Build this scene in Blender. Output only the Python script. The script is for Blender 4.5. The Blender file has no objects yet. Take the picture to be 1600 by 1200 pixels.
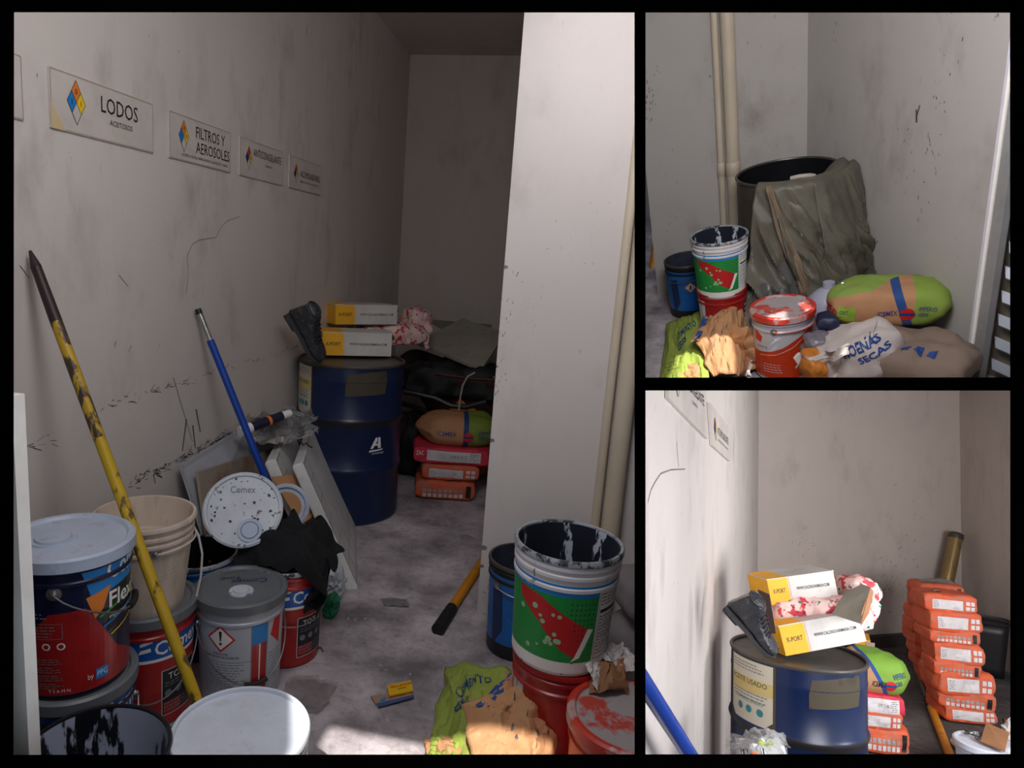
import bpy, bmesh, math, random
from mathutils import Vector, Matrix, noise
from mathutils.bvhtree import BVHTree
random.seed(7)
PI = math.pi
C = bpy.context.scene.collection
sc = bpy.context.scene

# ------------------------------------------------------------------ camera, sky, sun, exposure
F, PX, PY = 1085.0, 680.0, 600.0          # focal length and principal point for a 1600 x 1200 frame

def view(down, depth, h):
    """Room axes as rows in the camera's own axes (x right, y down, z forward); eye at (0,0,h) over the floor."""
    d = Vector(down).normalized()
    y = Vector(depth); y = (y - d * y.dot(d)).normalized()
    z = -d
    return Matrix((y.cross(z), y, z)), h

VIEWS = {1: view((320-PX, 5700, F), (905-PX, 408-PY, F), 1.50),
         2: view((1240-PX, 2050, F), (1150-PX, -PY, F), 2.10),
         3: view((-.04, 1, -.07), (1285-PX, 720-PY, F), 1.80)}
R1m = VIEWS[1][0]
TR = {}
for k, (Rm, h) in VIEWS.items():
    TR[k] = Matrix.Translation((0, 0, 1.5)) @ (R1m @ Rm.transposed()).to_4x4() @ Matrix.Translation((0, 0, -h))

cam = bpy.data.cameras.new('camera')
cam.sensor_width = 36.0; cam.lens = F / 1600 * 36; cam.shift_x = (800 - PX) / 1600
cam.clip_start = .01
co = bpy.data.objects.new('camera', cam); C.objects.link(co); sc.camera = co
flip = Matrix(((1, 0, 0), (0, -1, 0), (0, 0, -1)))
co.matrix_world = Matrix.Translation((0, 0, 1.5)) @ (R1m @ flip).to_4x4()

sc.view_settings.view_transform = 'Standard'; sc.view_settings.look = 'None'
sc.view_settings.gamma = 1.0; sc.view_settings.use_curve_mapping = False
sc.view_settings.exposure = 0.0

w = bpy.data.worlds.new('World'); sc.world = w; w.use_nodes = True
w.node_tree.nodes['Background'].inputs[0].default_value = (0.80, 0.88, 1.0, 1)
w.node_tree.nodes['Background'].inputs[1].default_value = 0.75

sun = bpy.data.lights.new('sun', 'SUN'); sun.energy = 7.0; sun.angle = .012; sun.color = (1, .95, .86)
so = bpy.data.objects.new('sun', sun); C.objects.link(so)
SUN = Vector((.035, -.6, .799)).normalized()
so.rotation_euler = SUN.to_track_quat('Z', 'Y').to_euler(); so.location = (0, -3, 6)

def area(name, loc, target, sx, sy, energy, color=(1, 1, 1), spread=PI):
    l = bpy.data.lights.new(name, 'AREA'); l.shape = 'RECTANGLE'; l.size = sx; l.size_y = sy
    l.energy = energy; l.color = color; l.spread = spread
    o = bpy.data.objects.new(name, l); C.objects.link(o); o.location = loc
    o.rotation_euler = (Vector(loc) - Vector(target)).to_track_quat('Z', 'Y').to_euler()
    return o

# fill lamps added inside each room, standing in for doorway daylight
LIGHTS = [
 ('fill_left_room', 1, (-.35, 1.02, 2.35), (-.9, 3.2, .6), .9, .7, 23, (1, .98, .98)),
 ('fill_upper_room', 2, (.1, 2.2, 2.2), (.3, 4.6, .6), .8, .6, 32, (1, .98, .98)),
 ('fill_lower_room', 3, (1.0, 1.9, 1.35), (-.4, 3.4, 1.3), .9, .8, 33, (.99, .98, 1)),
 ('inner_fill_lower_room', 3, (1.6, 3.3, 1.45), (.5, 7.0, 1.4), .8, .8, 60, (1, .98, .97)),  # added only to lift the back wall
]

# ------------------------------------------------------------------ tools
ROOM = 1
def setroom(k):
    global ROOM
    ROOM = k
def ray(px, py):
    return VIEWS[ROOM][0] @ Vector((px - PX, py - PY, F))
def eye(): return Vector((0, 0, VIEWS[ROOM][1]))
def FL(px, py, z=0.0):                     # the point at height z seen at a pixel
    r = ray(px, py); return eye() + r * ((z - VIEWS[ROOM][1]) / r.z)
def YP(px, py, y):
    r = ray(px, py); return eye() + r * (y / r.y)
def XP(px, py, x):
    r = ray(px, py); return eye() + r * (x / r.x)
def facing(p): return math.atan2(-p[0], p[1])

roots = []
def link(o, parent=None):
    C.objects.link(o)
    if parent is not None: o.parent = parent
    else:
        o['_room'] = ROOM; roots.append(o)
    return o
def tag(o, label, cat, group=None, kind=None):
    if label: o['label'] = label
    if cat: o['category'] = cat
    if group: o['group'] = group
    if kind: o['kind'] = kind
    return o
def thing(name, label, cat, loc=(0, 0, 0), rz=0.0, group=None, rot=None):
    o = bpy.data.objects.new(name, None); o.empty_display_size = .05
    M = rot.to_4x4() if rot is not None else Matrix.Rotation(rz, 4, 'Z')
    o.matrix_world = Matrix.Translation(Vector(loc)) @ M
    link(o); return tag(o, label, cat, group)
def axes(xdir, zdir):
    x = Vector(xdir).normalized(); z = Vector(zdir); z = (z - x * z.dot(x)).normalized(); y = z.cross(x)
    return Matrix((x, y, z)).transposed()

class G:
    """collects verts and faces for ONE mesh"""
    def __init__(s, off=(0, 0, 0)): s.v = []; s.f = []; s.m = []; s.off = Vector(off); s.cm = 0
    def add(s, vs, fs, m=None):
        b = len(s.v); s.v += [Vector(v) - s.off for v in vs]
        s.f += [tuple(b + i for i in f) for f in fs]; s.m += [s.cm if m is None else m] * len(fs); return s
    def box(s, a, b, m=None):
        x0, y0, z0 = a; x1, y1, z1 = b
        vs = [(x, y, z) for x in (x0, x1) for y in (y0, y1) for z in (z0, z1)]
        return s.add(vs, [(0, 1, 3, 2), (4, 6, 7, 5), (0, 4, 5, 1), (2, 3, 7, 6), (0, 2, 6, 4), (1, 5, 7, 3)], m)
    def slab(s, pts, n, t, m=None):        # polygon pts given thickness t along n
        n = Vector(n).normalized() * t; k = len(pts)
        vs = [Vector(p) for p in pts] + [Vector(p) + n for p in pts]
        fs = [tuple(range(k)), tuple(range(2 * k - 1, k - 1, -1))] + [(i, (i + 1) % k, k + (i + 1) % k, k + i) for i in range(k)]
        return s.add(vs, fs, m)
    def tube(s, pts, r, seg=10, cap=True, m=None):
        pts = [Vector(p) for p in pts]; n = len(pts); vs = []; fs = []
        rs = r if isinstance(r, (list, tuple)) else [r] * n
        ref = None
        for i, p in enumerate(pts):
            t = (pts[min(i + 1, n - 1)] - pts[max(i - 1, 0)]).normalized()
            if ref is None: ref = t.orthogonal().normalized()
            ref = (ref - t * ref.dot(t)).normalized(); b = t.cross(ref)
            for k in range(seg):
                a = 2 * PI * k / seg; vs.append(p + (ref * math.cos(a) + b * math.sin(a)) * rs[i])
        for i in range(n - 1):
            for k in range(seg):
                a = i * seg + k; b2 = i * seg + (k + 1) % seg
                fs.append((a, b2, b2 + seg, a + seg))
        if cap:
            fs.append(tuple(range(seg - 1, -1, -1))); fs.append(tuple((n - 1) * seg + k for k in range(seg)))
        return s.add(vs, fs, m)
    def lathe(s, prof, seg=56, m=None, close=False):
        n = len(prof); vs = []; fs = []
        for r, z in prof:
            for k in range(seg):
                a = 2 * PI * k / seg; vs.append((r * math.sin(a), -r * math.cos(a), z))
        for i in range(n - 1 + (1 if close else 0)):
            for k in range(seg):
                a = i * seg + k; b = i * seg + (k + 1) % seg; j = (i + 1) % n
                fs.append((a, b, j * seg + (k + 1) % seg, j * seg + k))
        return s.add(vs, fs, m)
    def surf(s, fn, nu, nv, m=None, wrap=False):
        vs = [fn(i / nu, j / nv) for j in range(nv + 1) for i in range(nu + (0 if wrap else 1))]
        w_ = nu + (0 if wrap else 1); fs = []
        for j in range(nv):
            for i in range(nu):
                a = j * w_ + i; b = j * w_ + (i + 1) % w_
                fs.append((a, b, b + w_, a + w_))
        return s.add(vs, fs, m)
    def cushion(s, L, W, H, n=(22, 14, 6), pinch=.5, bulge=.03, nz=.012, fr=6, seed=0, ends=0., cor=.10, m=None, pw=5):
        """a filled bag: bottom at z=0, centred in x and y"""
        vs = {}; fs = []; out = []
        def vid(i, j, k):
            if (i, j, k) not in vs:
                px, py, pz = 2 * i / n[0] - 1, 2 * j / n[1] - 1, 2 * k / n[2] - 1
                th = (1 - pinch * abs(px) ** pw) * (1 - pinch * .6 * abs(py) ** pw)
                x = L / 2 * px * (1 - cor * py * py * abs(px) - bulge * pz * pz)
                y = W / 2 * py * (1 - ends * px * px - bulge * 2 * pz * pz) * (1 - cor * .4 * px * px)
                z = H / 2 * pz * th
                q = Vector((x * fr + seed * 3.1, y * fr + seed, z * fr))
                d = noise.noise(q) * nz + noise.noise(q * 2.7) * nz * .5 + (noise.noise(q * 6) * nz * .25)
                v = Vector((x, y, z)); nn = Vector((x / L, y / W, z / H * 1.2))
                if nn.length > 1e-6: v += nn.normalized() * d * (1.0 if pz > -.9 else .25)
                v.z = max(v.z + H / 2 * (1 - .0), .001 * (0 if pz < 0 else 1)) 
                vs[(i, j, k)] = len(out); out.append(v)
            return vs[(i, j, k)]
        for i in range(n[0]):
            for j in range(n[1]):
                for k in (0, n[2]): fs.append((vid(i, j, k), vid(i + 1, j, k), vid(i + 1, j + 1, k), vid(i, j + 1, k)))
        for i in range(n[0]):
            for k in range(n[2]):
                for j in (0, n[1]): fs.append((vid(i, j, k), vid(i + 1, j, k), vid(i + 1, j, k + 1), vid(i, j, k + 1)))
        for j in range(n[1]):
            for k in range(n[2]):
                for i in (0, n[0]): fs.append((vid(i, j, k), vid(i, j + 1, k), vid(i, j + 1, k + 1), vid(i, j, k + 1)))
        return s.add(out, fs, m)
    def build(s, name, mats, parent=None, smooth=True, angle=40, bevel=0, loc=None, label=None):
        me = bpy.data.meshes.new(name)
        me.from_pydata([tuple(v) for v in s.v], [], s.f)
        mats = mats if isinstance(mats, (list, tuple)) else [mats]
        for m_ in mats: me.materials.append(m_)
        for p, i in zip(me.polygons, s.m): p.material_index = i
        bm = bmesh.new(); bm.from_mesh(me)
        bmesh.ops.recalc_face_normals(bm, faces=bm.faces)
        if bevel:
            es = [e for e in bm.edges if len(e.link_faces) == 2 and e.calc_face_angle() > .5]
            bmesh.ops.bevel(bm, geom=es, offset=bevel, segments=2, affect='EDGES', clamp_overlap=True)
        for f in bm.faces: f.smooth = smooth
        if smooth:
            for e in bm.edges:
                if len(e.link_faces) == 2 and e.calc_face_angle() > math.radians(angle): e.smooth = False
        bm.to_mesh(me); bm.free()
        o = bpy.data.objects.new(name, me)
        if loc is not None: o.location = loc
        link(o, parent)
        if label: o['label'] = label
        return o

_tc = {}
def text2d(body, h, width=None, bold=0.0):
    """triangles of a line of lettering, cap height h, starting at u=0 on the baseline"""
    key = (body, bold)
    if key not in _tc:
        cu = bpy.data.curves.new('t', 'FONT'); cu.body = body; cu.size = 1; cu.resolution_u = 2; cu.offset = bold
        o = bpy.data.objects.new('t', cu); me = bpy.data.meshes.new_from_object(o)
        vs = [(v.co.x, v.co.y) for v in me.vertices]; fs = [tuple(p.vertices) for p in me.polygons]
        bpy.data.objects.remove(o); bpy.data.curves.remove(cu); bpy.data.meshes.remove(me)
        if not vs: return [], [], 0
        x0 = min(v[0] for v in vs); x1 = max(v[0] for v in vs)
        _tc[key] = ([(v[0] - x0, v[1]) for v in vs], fs, x1 - x0)
    vs, fs, W = _tc[key]
    sy = h / .7; sx = (width / W) if width else sy
    return [(v[0] * sx, v[1] * sy) for v in vs], fs, W * sx

class D:
    """flat printing laid on a surface: shapes in (u,v) metres"""
    def __init__(s): s.items = []; s.mats = []
    def mi(s, m):
        if m not in s.mats: s.mats.append(m)
        return s.mats.index(m)
    def poly(s, pts, m, lay=0): s.items.append((list(pts), [tuple(range(len(pts)))], s.mi(m), lay)); return s
    def rect(s, u0, v0, u1, v1, m, lay=0): return s.poly([(u0, v0), (u1, v0), (u1, v1), (u0, v1)], m, lay)
    def circle(s, u, v, r, m, lay=0, ry=None):
        return s.poly([(u + r * math.cos(2 * PI * k / 20), v + (ry or r) * math.sin(2 * PI * k / 20)) for k in range(20)], m, lay)
    def line(s, u0, v0, u1, v1, w_, m, lay=1):
        d = Vector((u1 - u0, v1 - v0)).normalized() * w_ / 2; n = Vector((-d.y, d.x))
        return s.poly([(u0 - n.x, v0 - n.y), (u1 - n.x, v1 - n.y), (u1 + n.x, v1 + n.y), (u0 + n.x, v0 + n.y)], m, lay)
    def frame(s, u0, v0, u1, v1, w_, m, lay=1):
        for a in ((u0, v0, u1, v0), (u0, v1, u1, v1), (u0, v0, u0, v1), (u1, v0, u1, v1)): s.line(*a, w_, m, lay)
        return s
    def text(s, body, u, v, h, m, lay=2, width=None, rot=0, center=False, bold=0.0):
        vs, fs, W = text2d(body, h, width, bold)
        if center: u -= W / 2 * math.cos(rot); v -= W / 2 * math.sin(rot)
        c, n = math.cos(rot), math.sin(rot)
        s.items.append(([(u + x * c - y * n, v + x * n + y * c) for x, y in vs], fs, s.mi(m), lay)); return s
    def greek(s, u0, v0, u1, v1, rows, m, lay=1, rnd=None, th=.35):
        """rows of fine print too small to read"""
        rnd = rnd or random; dv = (v1 - v0) / rows
        for k in range(rows):
            u = u0; end = u1 - rnd.random() * (u1 - u0) * .3
            while u < end:
                l = rnd.uniform(.006, .02); v = v1 - (k + .5) * dv
                s.rect(u, v - dv * th / 2, min(u + l, end), v + dv * th / 2, m, lay); u += l + .004
        return s
    def build(s, name, fn, parent, off=.0006, step=.02, stepv=None, label=None, loff=.0004):
        vs = []; fs = []; ms = []
        for pts, faces, mi, lay in s.items:
            bm = bmesh.new()
            bv = [bm.verts.new((p[0], p[1], 0)) for p in pts]
            for f in faces:
                try: bm.faces.new([bv[i] for i in f])
                except ValueError: pass
            if not bm.faces: bm.free(); continue
            for ax, st in ((0, step), (1, stepv)):
                if not st: continue
                lo = min(p[ax] for p in pts); hi = max(p[ax] for p in pts); k = math.floor(lo / st) + 1
                while k * st < hi:
                    pco = [0, 0, 0]; pno = [0, 0, 0]; pco[ax] = k * st; pno[ax] = 1
                    bmesh.ops.bisect_plane(bm, geom=bm.verts[:] + bm.edges[:] + bm.faces[:], plane_co=pco, plane_no=pno); k += 1
            bm.verts.index_update(); b = len(vs)
            vs += [fn(v.co.x, v.co.y, off + lay * loff) for v in bm.verts]
            for f in bm.faces: fs.append(tuple(b + v.index for v in f.verts)); ms.append(mi)
            bm.free()
        g = G(); g.v = [Vector(v) for v in vs]; g.f = fs; g.m = ms
        me = bpy.data.meshes.new(name); me.from_pydata([tuple(v) for v in g.v], [], g.f)
        for m_ in s.mats: me.materials.append(m_)
        for p, i in zip(me.polygons, ms): p.material_index = i
        o = bpy.data.objects.new(name, me); link(o, parent)
        if label: o['label'] = label
        return o

def planemap(O, U, V):
    O, U, V = Vector(O), Vector(U).normalized(), Vector(V).normalized(); N = U.cross(V)
    return lambda u, v, o: O + U * u + V * v + N * o
def conemap(r0, r1, h):                     # wraps round a pail, u=0 faces the viewer
    rr = (r0 + r1) / 2
    return lambda u, v, o: Vector(((r0 + (r1 - r0) * v / h + o) * math.sin(u / rr), -(r0 + (r1 - r0) * v / h + o) * math.cos(u / rr), v))
def castmap(obs, O, U, V):
    """project onto the meshes obs (in their shared local space) from outside"""
    O, U, V = Vector(O), Vector(U).normalized(), Vector(V).normalized(); N = U.cross(V)
    vs = []; fs = []
    for o in obs:
        b = len(vs); vs += [o.matrix_basis @ v.co for v in o.data.vertices]
        fs += [tuple(b + i for i in p.vertices) for p in o.data.polygons]
    t = BVHTree.FromPolygons(vs, fs)
    def f(u, v, o):
        p = O + U * u + V * v
        h, n, i, d = t.ray_cast(p + N * .6, -N)
        if h is None:
            h, n, i, d = t.find_nearest(p)
        if n.dot(N) < 0: n = -n
        return h + (N * .6 + n * .4) * (o * 2.2)
    return f

# ------------------------------------------------------------------ materials
def nodes(name, rough=.6, metal=0, spec=.5):
    m = bpy.data.materials.new(name); m.use_nodes = True; nt = m.node_tree
    b = nt.nodes['Principled BSDF']; b.inputs['Roughness'].default_value = rough; b.inputs['Metallic'].default_value = metal
    b.inputs['Specular IOR Level'].default_value = spec
    tc = nt.nodes.new('ShaderNodeTexCoord')
    return m, nt, b, tc
def rgb(c): return (c[0], c[1], c[2], 1)
def srgb(r, g, b):
    f = lambda x: (x / 255 / 12.92) if x / 255 <= .04045 else ((x / 255 + .055) / 1.055) ** 2.4
    return (f(r), f(g), f(b))
def nmask(nt, tc, scale, lo, hi, stretch=(1, 1, 1), detail=4, off=(0, 0, 0), rough=.6):
    mp = nt.nodes.new('ShaderNodeMapping'); mp.inputs['Scale'].default_value = stretch; mp.inputs['Location'].default_value = off
    nt.links.new(tc.outputs['Object'], mp.inputs[0])
    n = nt.nodes.new('ShaderNodeTexNoise'); n.inputs['Scale'].default_value = scale; n.inputs['Detail'].default_value = detail
    n.inputs['Roughness'].default_value = rough
    nt.links.new(mp.outputs[0], n.inputs['Vector'])
    r = nt.nodes.new('ShaderNodeMapRange'); r.inputs[1].default_value = lo; r.inputs[2].default_value = hi
    nt.links.new(n.outputs['Fac'], r.inputs[0]); return r.outputs[0]
def mul(nt, a, k):
    x = nt.nodes.new('ShaderNodeMath'); x.operation = 'MULTIPLY'; nt.links.new(a, x.inputs[0])
    if isinstance(k, (int, float)): x.inputs[1].default_value = k
    else: nt.links.new(k, x.inputs[1])
    return x.outputs[0]
def mix(nt, fac, a, b):
    x = nt.nodes.new('ShaderNodeMix'); x.data_type = 'RGBA'
    if isinstance(fac, (int, float)): x.inputs[0].default_value = fac
    else: nt.links.new(fac, x.inputs[0])
    for s_, i in ((a, 6), (b, 7)):
        if isinstance(s_, tuple): x.inputs[i].default_value = rgb(s_)
        else: nt.links.new(s_, x.inputs[i])
    return x.outputs[2]
def bump(nt, b, h, strength=.3, dist=.01):
    x = nt.nodes.new('ShaderNodeBump'); x.inputs['Strength'].default_value = strength; x.inputs['Distance'].default_value = dist
    nt.links.new(h, x.inputs['Height']); nt.links.new(x.outputs[0], b.inputs['Normal'])
def mat(name, col, rough=.55, metal=0, dirt=None, damt=.5, dscale=14, dlo=.55, dhi=.7, stretch=(1, 1, 1), var=.12, bmp=0, bscale=30, spec=.5, zones=()):
    """plain paint, paper, plastic... with a little wear; zones: (axis, lo, hi, colour) bands printed on it"""
    m, nt, b, tc = nodes(name, rough, metal, spec)
    c = mix(nt, nmask(nt, tc, dscale * .5, .3, .7), tuple(x * (1 - var) for x in col), tuple(min(1, x * (1 + var)) for x in col))
    for z in zones:
        ax, lo, hi, zc = z[:4]; wob = z[4] if len(z) > 4 else .0
        d = nt.nodes.new('ShaderNodeVectorMath'); d.operation = 'DOT_PRODUCT'; nt.links.new(tc.outputs['Object'], d.inputs[0]); d.inputs[1].default_value = ax
        v = d.outputs['Value']
        if wob:
            nn = nt.nodes.new('ShaderNodeTexNoise'); nn.inputs['Scale'].default_value = 9; nt.links.new(tc.outputs['Object'], nn.inputs['Vector'])
            q = nt.nodes.new('ShaderNodeMath'); q.operation = 'MULTIPLY_ADD'; q.inputs[1].default_value = wob; nt.links.new(nn.outputs['Fac'], q.inputs[0]); nt.links.new(v, q.inputs[2]); v = q.outputs[0]
        g1 = nt.nodes.new('ShaderNodeMath'); g1.operation = 'GREATER_THAN'; g1.inputs[1].default_value = lo; nt.links.new(v, g1.inputs[0])
        g2 = nt.nodes.new('ShaderNodeMath'); g2.operation = 'LESS_THAN'; g2.inputs[1].default_value = hi; nt.links.new(v, g2.inputs[0])
        c = mix(nt, mul(nt, g1.outputs[0], g2.outputs[0]), c, zc)
    if dirt is not None:
        c = mix(nt, mul(nt, nmask(nt, tc, dscale, dlo, dhi, stretch, 6), damt), c, dirt)
    nt.links.new(c, b.inputs['Base Color'])
    if bmp: bump(nt, b, nmask(nt, tc, bscale, 0, 1, detail=5), bmp)
    return m
M_ = {}
def flat(r, g, b, rough=.5, metal=0, name=None):
    k = (r, g, b, rough, metal)
    if k not in M_: M_[k] = mat(name or 'paint_%d_%d_%d' % (r, g, b), srgb(r, g, b), rough, metal, var=.04)
    return M_[k]

def wall_mat(name, base, streak=.5, spots=.6, grime=.35, off=0, low=0):
    m, nt, b, tc = nodes(name, .75, 0, .3)
    c = mix(nt, nmask(nt, tc, 1.3, .3, .7, off=(off, 0, 0)), tuple(x * .93 for x in base), base)
    s1 = mul(nt, nmask(nt, tc, 4, .48, .72, (1.5, 1.5, .7), 9, (off, 1, 0)), nmask(nt, tc, 1.6, .45, .62, off=(3 + off, 2, 1)))
    c = mix(nt, mul(nt, s1, grime), c, srgb(110, 96, 88))
    s2 = mul(nt, nmask(nt, tc, 30, .64, .74, (1.6, 1.6, .5), 7, (off, 5, 2)), nmask(nt, tc, 2.3, .5, .6, off=(off, 7, 1)))
    c = mix(nt, mul(nt, s2, streak), c, srgb(90, 84, 82))
    s3 = mul(nt, nmask(nt, tc, 34, .70, .74, (1, 1, .55), 3, (off, 9, 2)), nmask(nt, tc, 2.0, .48, .6, off=(off + 4, 1, 8)))
    c = mix(nt, mul(nt, s3, spots), c, srgb(52, 52, 55))
    if low:
        sp = nt.nodes.new('ShaderNodeSeparateXYZ'); nt.links.new(tc.outputs['Object'], sp.inputs[0])
        r = nt.nodes.new('ShaderNodeMapRange'); r.inputs[1].default_value = low; r.inputs[2].default_value = 0; nt.links.new(sp.outputs[2], r.inputs[0])
        c = mix(nt, mul(nt, mul(nt, r.outputs[0], nmask(nt, tc, 4, .35, .7, (1, 1, .5), 6, (off, 2, 2))), .55), c, srgb(118, 104, 96))
    nt.links.new(c, b.inputs['Base Color'])
    bump(nt, b, nmask(nt, tc, 9, .2, .8, detail=8, off=(off, 0, 0)), .12, .01)
    return m
for nm, k, lc, tg, sx, sy, en, colr in LIGHTS:
    o_ = area(nm, lc, tg, sx, sy, en, colr)
    o_.matrix_world = TR[k] @ (Matrix.Translation(o_.location) @ o_.rotation_euler.to_matrix().to_4x4())

WALL1 = wall_mat('worn_white_plaster', srgb(214, 206, 201), .5, .6, .42, 0, .6)
WALLP = wall_mat('pillar_plaster', srgb(222, 214, 212), .15, .2, .30, 4, .25)
WALL2 = wall_mat('stained_white_plaster', srgb(188, 183, 180), .7, .7, .5, 11)
WALL3 = wall_mat('back_plaster', srgb(205, 194, 188), .3, .5, .3, 21, .9)
INNER = mat('divider_plaster', srgb(150, 145, 142), .9, var=.05)
BLACK = mat('black_border', (.0004, .0004, .0004), 1.0, var=0, spec=0)
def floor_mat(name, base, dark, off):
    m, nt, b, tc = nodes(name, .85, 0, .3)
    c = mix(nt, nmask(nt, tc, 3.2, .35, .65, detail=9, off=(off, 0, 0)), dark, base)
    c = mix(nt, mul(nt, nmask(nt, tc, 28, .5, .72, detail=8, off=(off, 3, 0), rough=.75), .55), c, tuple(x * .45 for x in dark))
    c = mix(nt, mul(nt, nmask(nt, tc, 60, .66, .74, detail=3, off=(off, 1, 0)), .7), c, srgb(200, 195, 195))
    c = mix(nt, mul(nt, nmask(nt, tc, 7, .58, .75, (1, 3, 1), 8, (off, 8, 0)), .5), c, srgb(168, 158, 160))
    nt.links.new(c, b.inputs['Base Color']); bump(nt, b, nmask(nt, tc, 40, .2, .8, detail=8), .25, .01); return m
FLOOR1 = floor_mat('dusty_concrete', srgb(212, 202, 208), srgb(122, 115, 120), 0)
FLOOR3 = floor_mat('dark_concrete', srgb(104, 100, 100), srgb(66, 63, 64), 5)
def P(name, r, g, b, rough=.5, **k): return mat(name, srgb(r, g, b), rough, **k)
GREY_DIRT = srgb(120, 112, 108)
white_pl = P('white_plastic', 214, 220, 234, .35, dirt=srgb(120, 122, 128), damt=.25)
white_dirty = P('dirty_white_plastic', 196, 202, 212, .5, dirt=srgb(30, 30, 34), damt=.85, dscale=26, dlo=.60, dhi=.66)
beige_pl = P('beige_plastic', 206, 190, 176, .5, dirt=srgb(120, 100, 84), damt=.5, dscale=8, dlo=.5, dhi=.75, stretch=(2, 2, .5))
navy = P('navy_tin', 26, 28, 58, .3, dirt=srgb(8, 8, 14), damt=.4)
grey_tin = P('grey_tin', 176, 182, 192, .38, metal=.1, dirt=srgb(90, 92, 100), damt=.3)
red_tin = P('red_tin', 168, 34, 34, .3, dirt=srgb(80, 16, 18), damt=.5, dscale=7)
blue_tin = P('blue_tin', 34, 88, 150, .35, dirt=srgb(20, 30, 50), damt=.5, dscale=16)
tin_rim = P('splashed_tin_rim', 172, 178, 186, .4, metal=.3, dirt=srgb(26, 26, 30), damt=.9, dscale=24, dlo=.52, dhi=.58)
slate_in = P('slate_paint_skin', 58, 64, 78, .4, dirt=srgb(28, 30, 36), damt=.6)
dark_in = P('dark_paint_skin', 24, 25, 30, .3)
dark_splash = P('black_paint_with_white_splashes', 40, 44, 56, .3, dirt=srgb(205, 212, 225), damt=.95, dscale=10, dlo=.575, dhi=.59, stretch=(2.2, 2.2, .6))
blackpail = P('black_and_lilac_paint_skin', 178, 184, 205, .3, dirt=srgb(24, 25, 32), damt=1, dscale=8, dlo=.50, dhi=.53, stretch=(1.8, 1.8, .5))
lid_grey = P('grey_lid', 104, 108, 114, .45, dirt=srgb(40, 42, 48), damt=.4)
lid_white = P('blue_white_lid', 178, 188, 208, .4, dirt=srgb(70, 74, 90), damt=.3, dscale=20)
red_lid = P('lid_smeared_red', 176, 166, 168, .55, dirt=srgb(198, 52, 30), damt=.9, dscale=6, dlo=.52, dhi=.58)
red_ring = P('red_lid_rim', 204, 60, 44, .45, dirt=srgb(190, 176, 176), damt=.8, dscale=9, dlo=.54, dhi=.6)
orange_pl = P('orange_red_plastic', 206, 62, 26, .4, dirt=srgb(150, 40, 20), damt=.3)
wire = P('galvanised_wire', 150, 146, 148, .35, metal=.8)
black_pl = P('black_plastic', 26, 26, 30, .45)
drum_blue = P('drum_blue', 14, 33, 74, .32, dirt=srgb(22, 24, 30), damt=.75, dscale=5, dlo=.55, dhi=.8, zones=[((0, 0, 1), .566, .604, srgb(34, 32, 36), .03)])
drum_rim = P('worn_drum_rim', 88, 84, 80, .4, metal=.5, dirt=srgb(40, 30, 26), damt=.7)
drum_olive = P('olive_drum', 66, 60, 52, .5, dirt=srgb(34, 30, 28), damt=.7, dscale=6)
rust = P('rusty_scraped_patch', 74, 66, 50, .7, dirt=srgb(40, 34, 30), damt=.8, dscale=10)
inkK, inkW, inkB, inkR = flat(28, 28, 30), flat(235, 235, 232), flat(20, 60, 130), flat(200, 34, 36)
inkY, inkO, inkG, inkSky = flat(240, 200, 40), flat(232, 130, 44), flat(60, 160, 60), flat(30, 130, 205)
inkGrey, inkNav, inkTeal = flat(120, 122, 128), flat(24, 26, 54), flat(40, 130, 140)
sign_m = P('sign_board', 206, 197, 191, .5, dirt=srgb(150, 135, 110), damt=.15)
yellow_bar = P('chipped_yellow_paint', 196, 160, 32, .45, dirt=srgb(58, 44, 40), damt=.85, dscale=13, dlo=.56, dhi=.62, stretch=(2, 2, .8))
yellow_scr = P('heavily_scraped_yellow', 190, 152, 34, .45, dirt=srgb(54, 40, 42), damt=.95, dscale=12, dlo=.47, dhi=.52, stretch=(2, 2, .7))
bar_tip = P('dark_worn_steel', 52, 40, 42, .5, metal=.3)
blue_pole_m = P('blue_sleeved_pole', 14, 62, 158, .3)
chrome = P('bright_steel', 176, 176, 176, .25, metal=.9)
yellow_wood = P('yellow_painted_wood', 214, 140, 24, .55, dirt=srgb(110, 84, 40), damt=.6, dscale=10)
card = P('brown_cardboard', 158, 112, 78, .8, dirt=srgb(110, 78, 58), damt=.4)
card_dirty = P('stained_board', 156, 142, 130, .8, dirt=srgb(112, 78, 58), damt=.8, dscale=4, dlo=.45, dhi=.6)
kraft = P('kraft_paper', 196, 146, 104, .8, dirt=srgb(140, 96, 68), damt=.35, dscale=6, bmp=.5, bscale=9)
greenk = P('lime_green_printed_paper', 158, 186, 66, .7, dirt=srgb(150, 136, 96), damt=.5, dscale=8, bmp=.5, bscale=9)
white_paper = P('torn_white_paper', 216, 208, 206, .85, dirt=srgb(150, 140, 138), damt=.5, bmp=.4, bscale=20)
orange_bag = P('orange_sack_paper', 218, 96, 58, .65, dirt=srgb(150, 112, 98), damt=.7, dscale=9, dlo=.48, dhi=.72, bmp=.8, bscale=16)
pink_bag = P('pink_red_sack_paper', 206, 46, 72, .6, dirt=srgb(160, 60, 70), damt=.4, bmp=.3, bscale=14)
label_w = P('grey_white_print', 214, 208, 210, .6, dirt=srgb(150, 146, 150), damt=.5, dscale=20)
label_g = P('grey_fine_print', 158, 154, 154, .6, dirt=srgb(110, 106, 108), damt=.7, dscale=40)
box_white = P('white_card', 206, 202, 198, .6, dirt=srgb(150, 140, 130), damt=.2)
box_yel = P('yellow_card', 246, 178, 34, .6, dirt=srgb(200, 130, 30), damt=.25)
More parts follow.
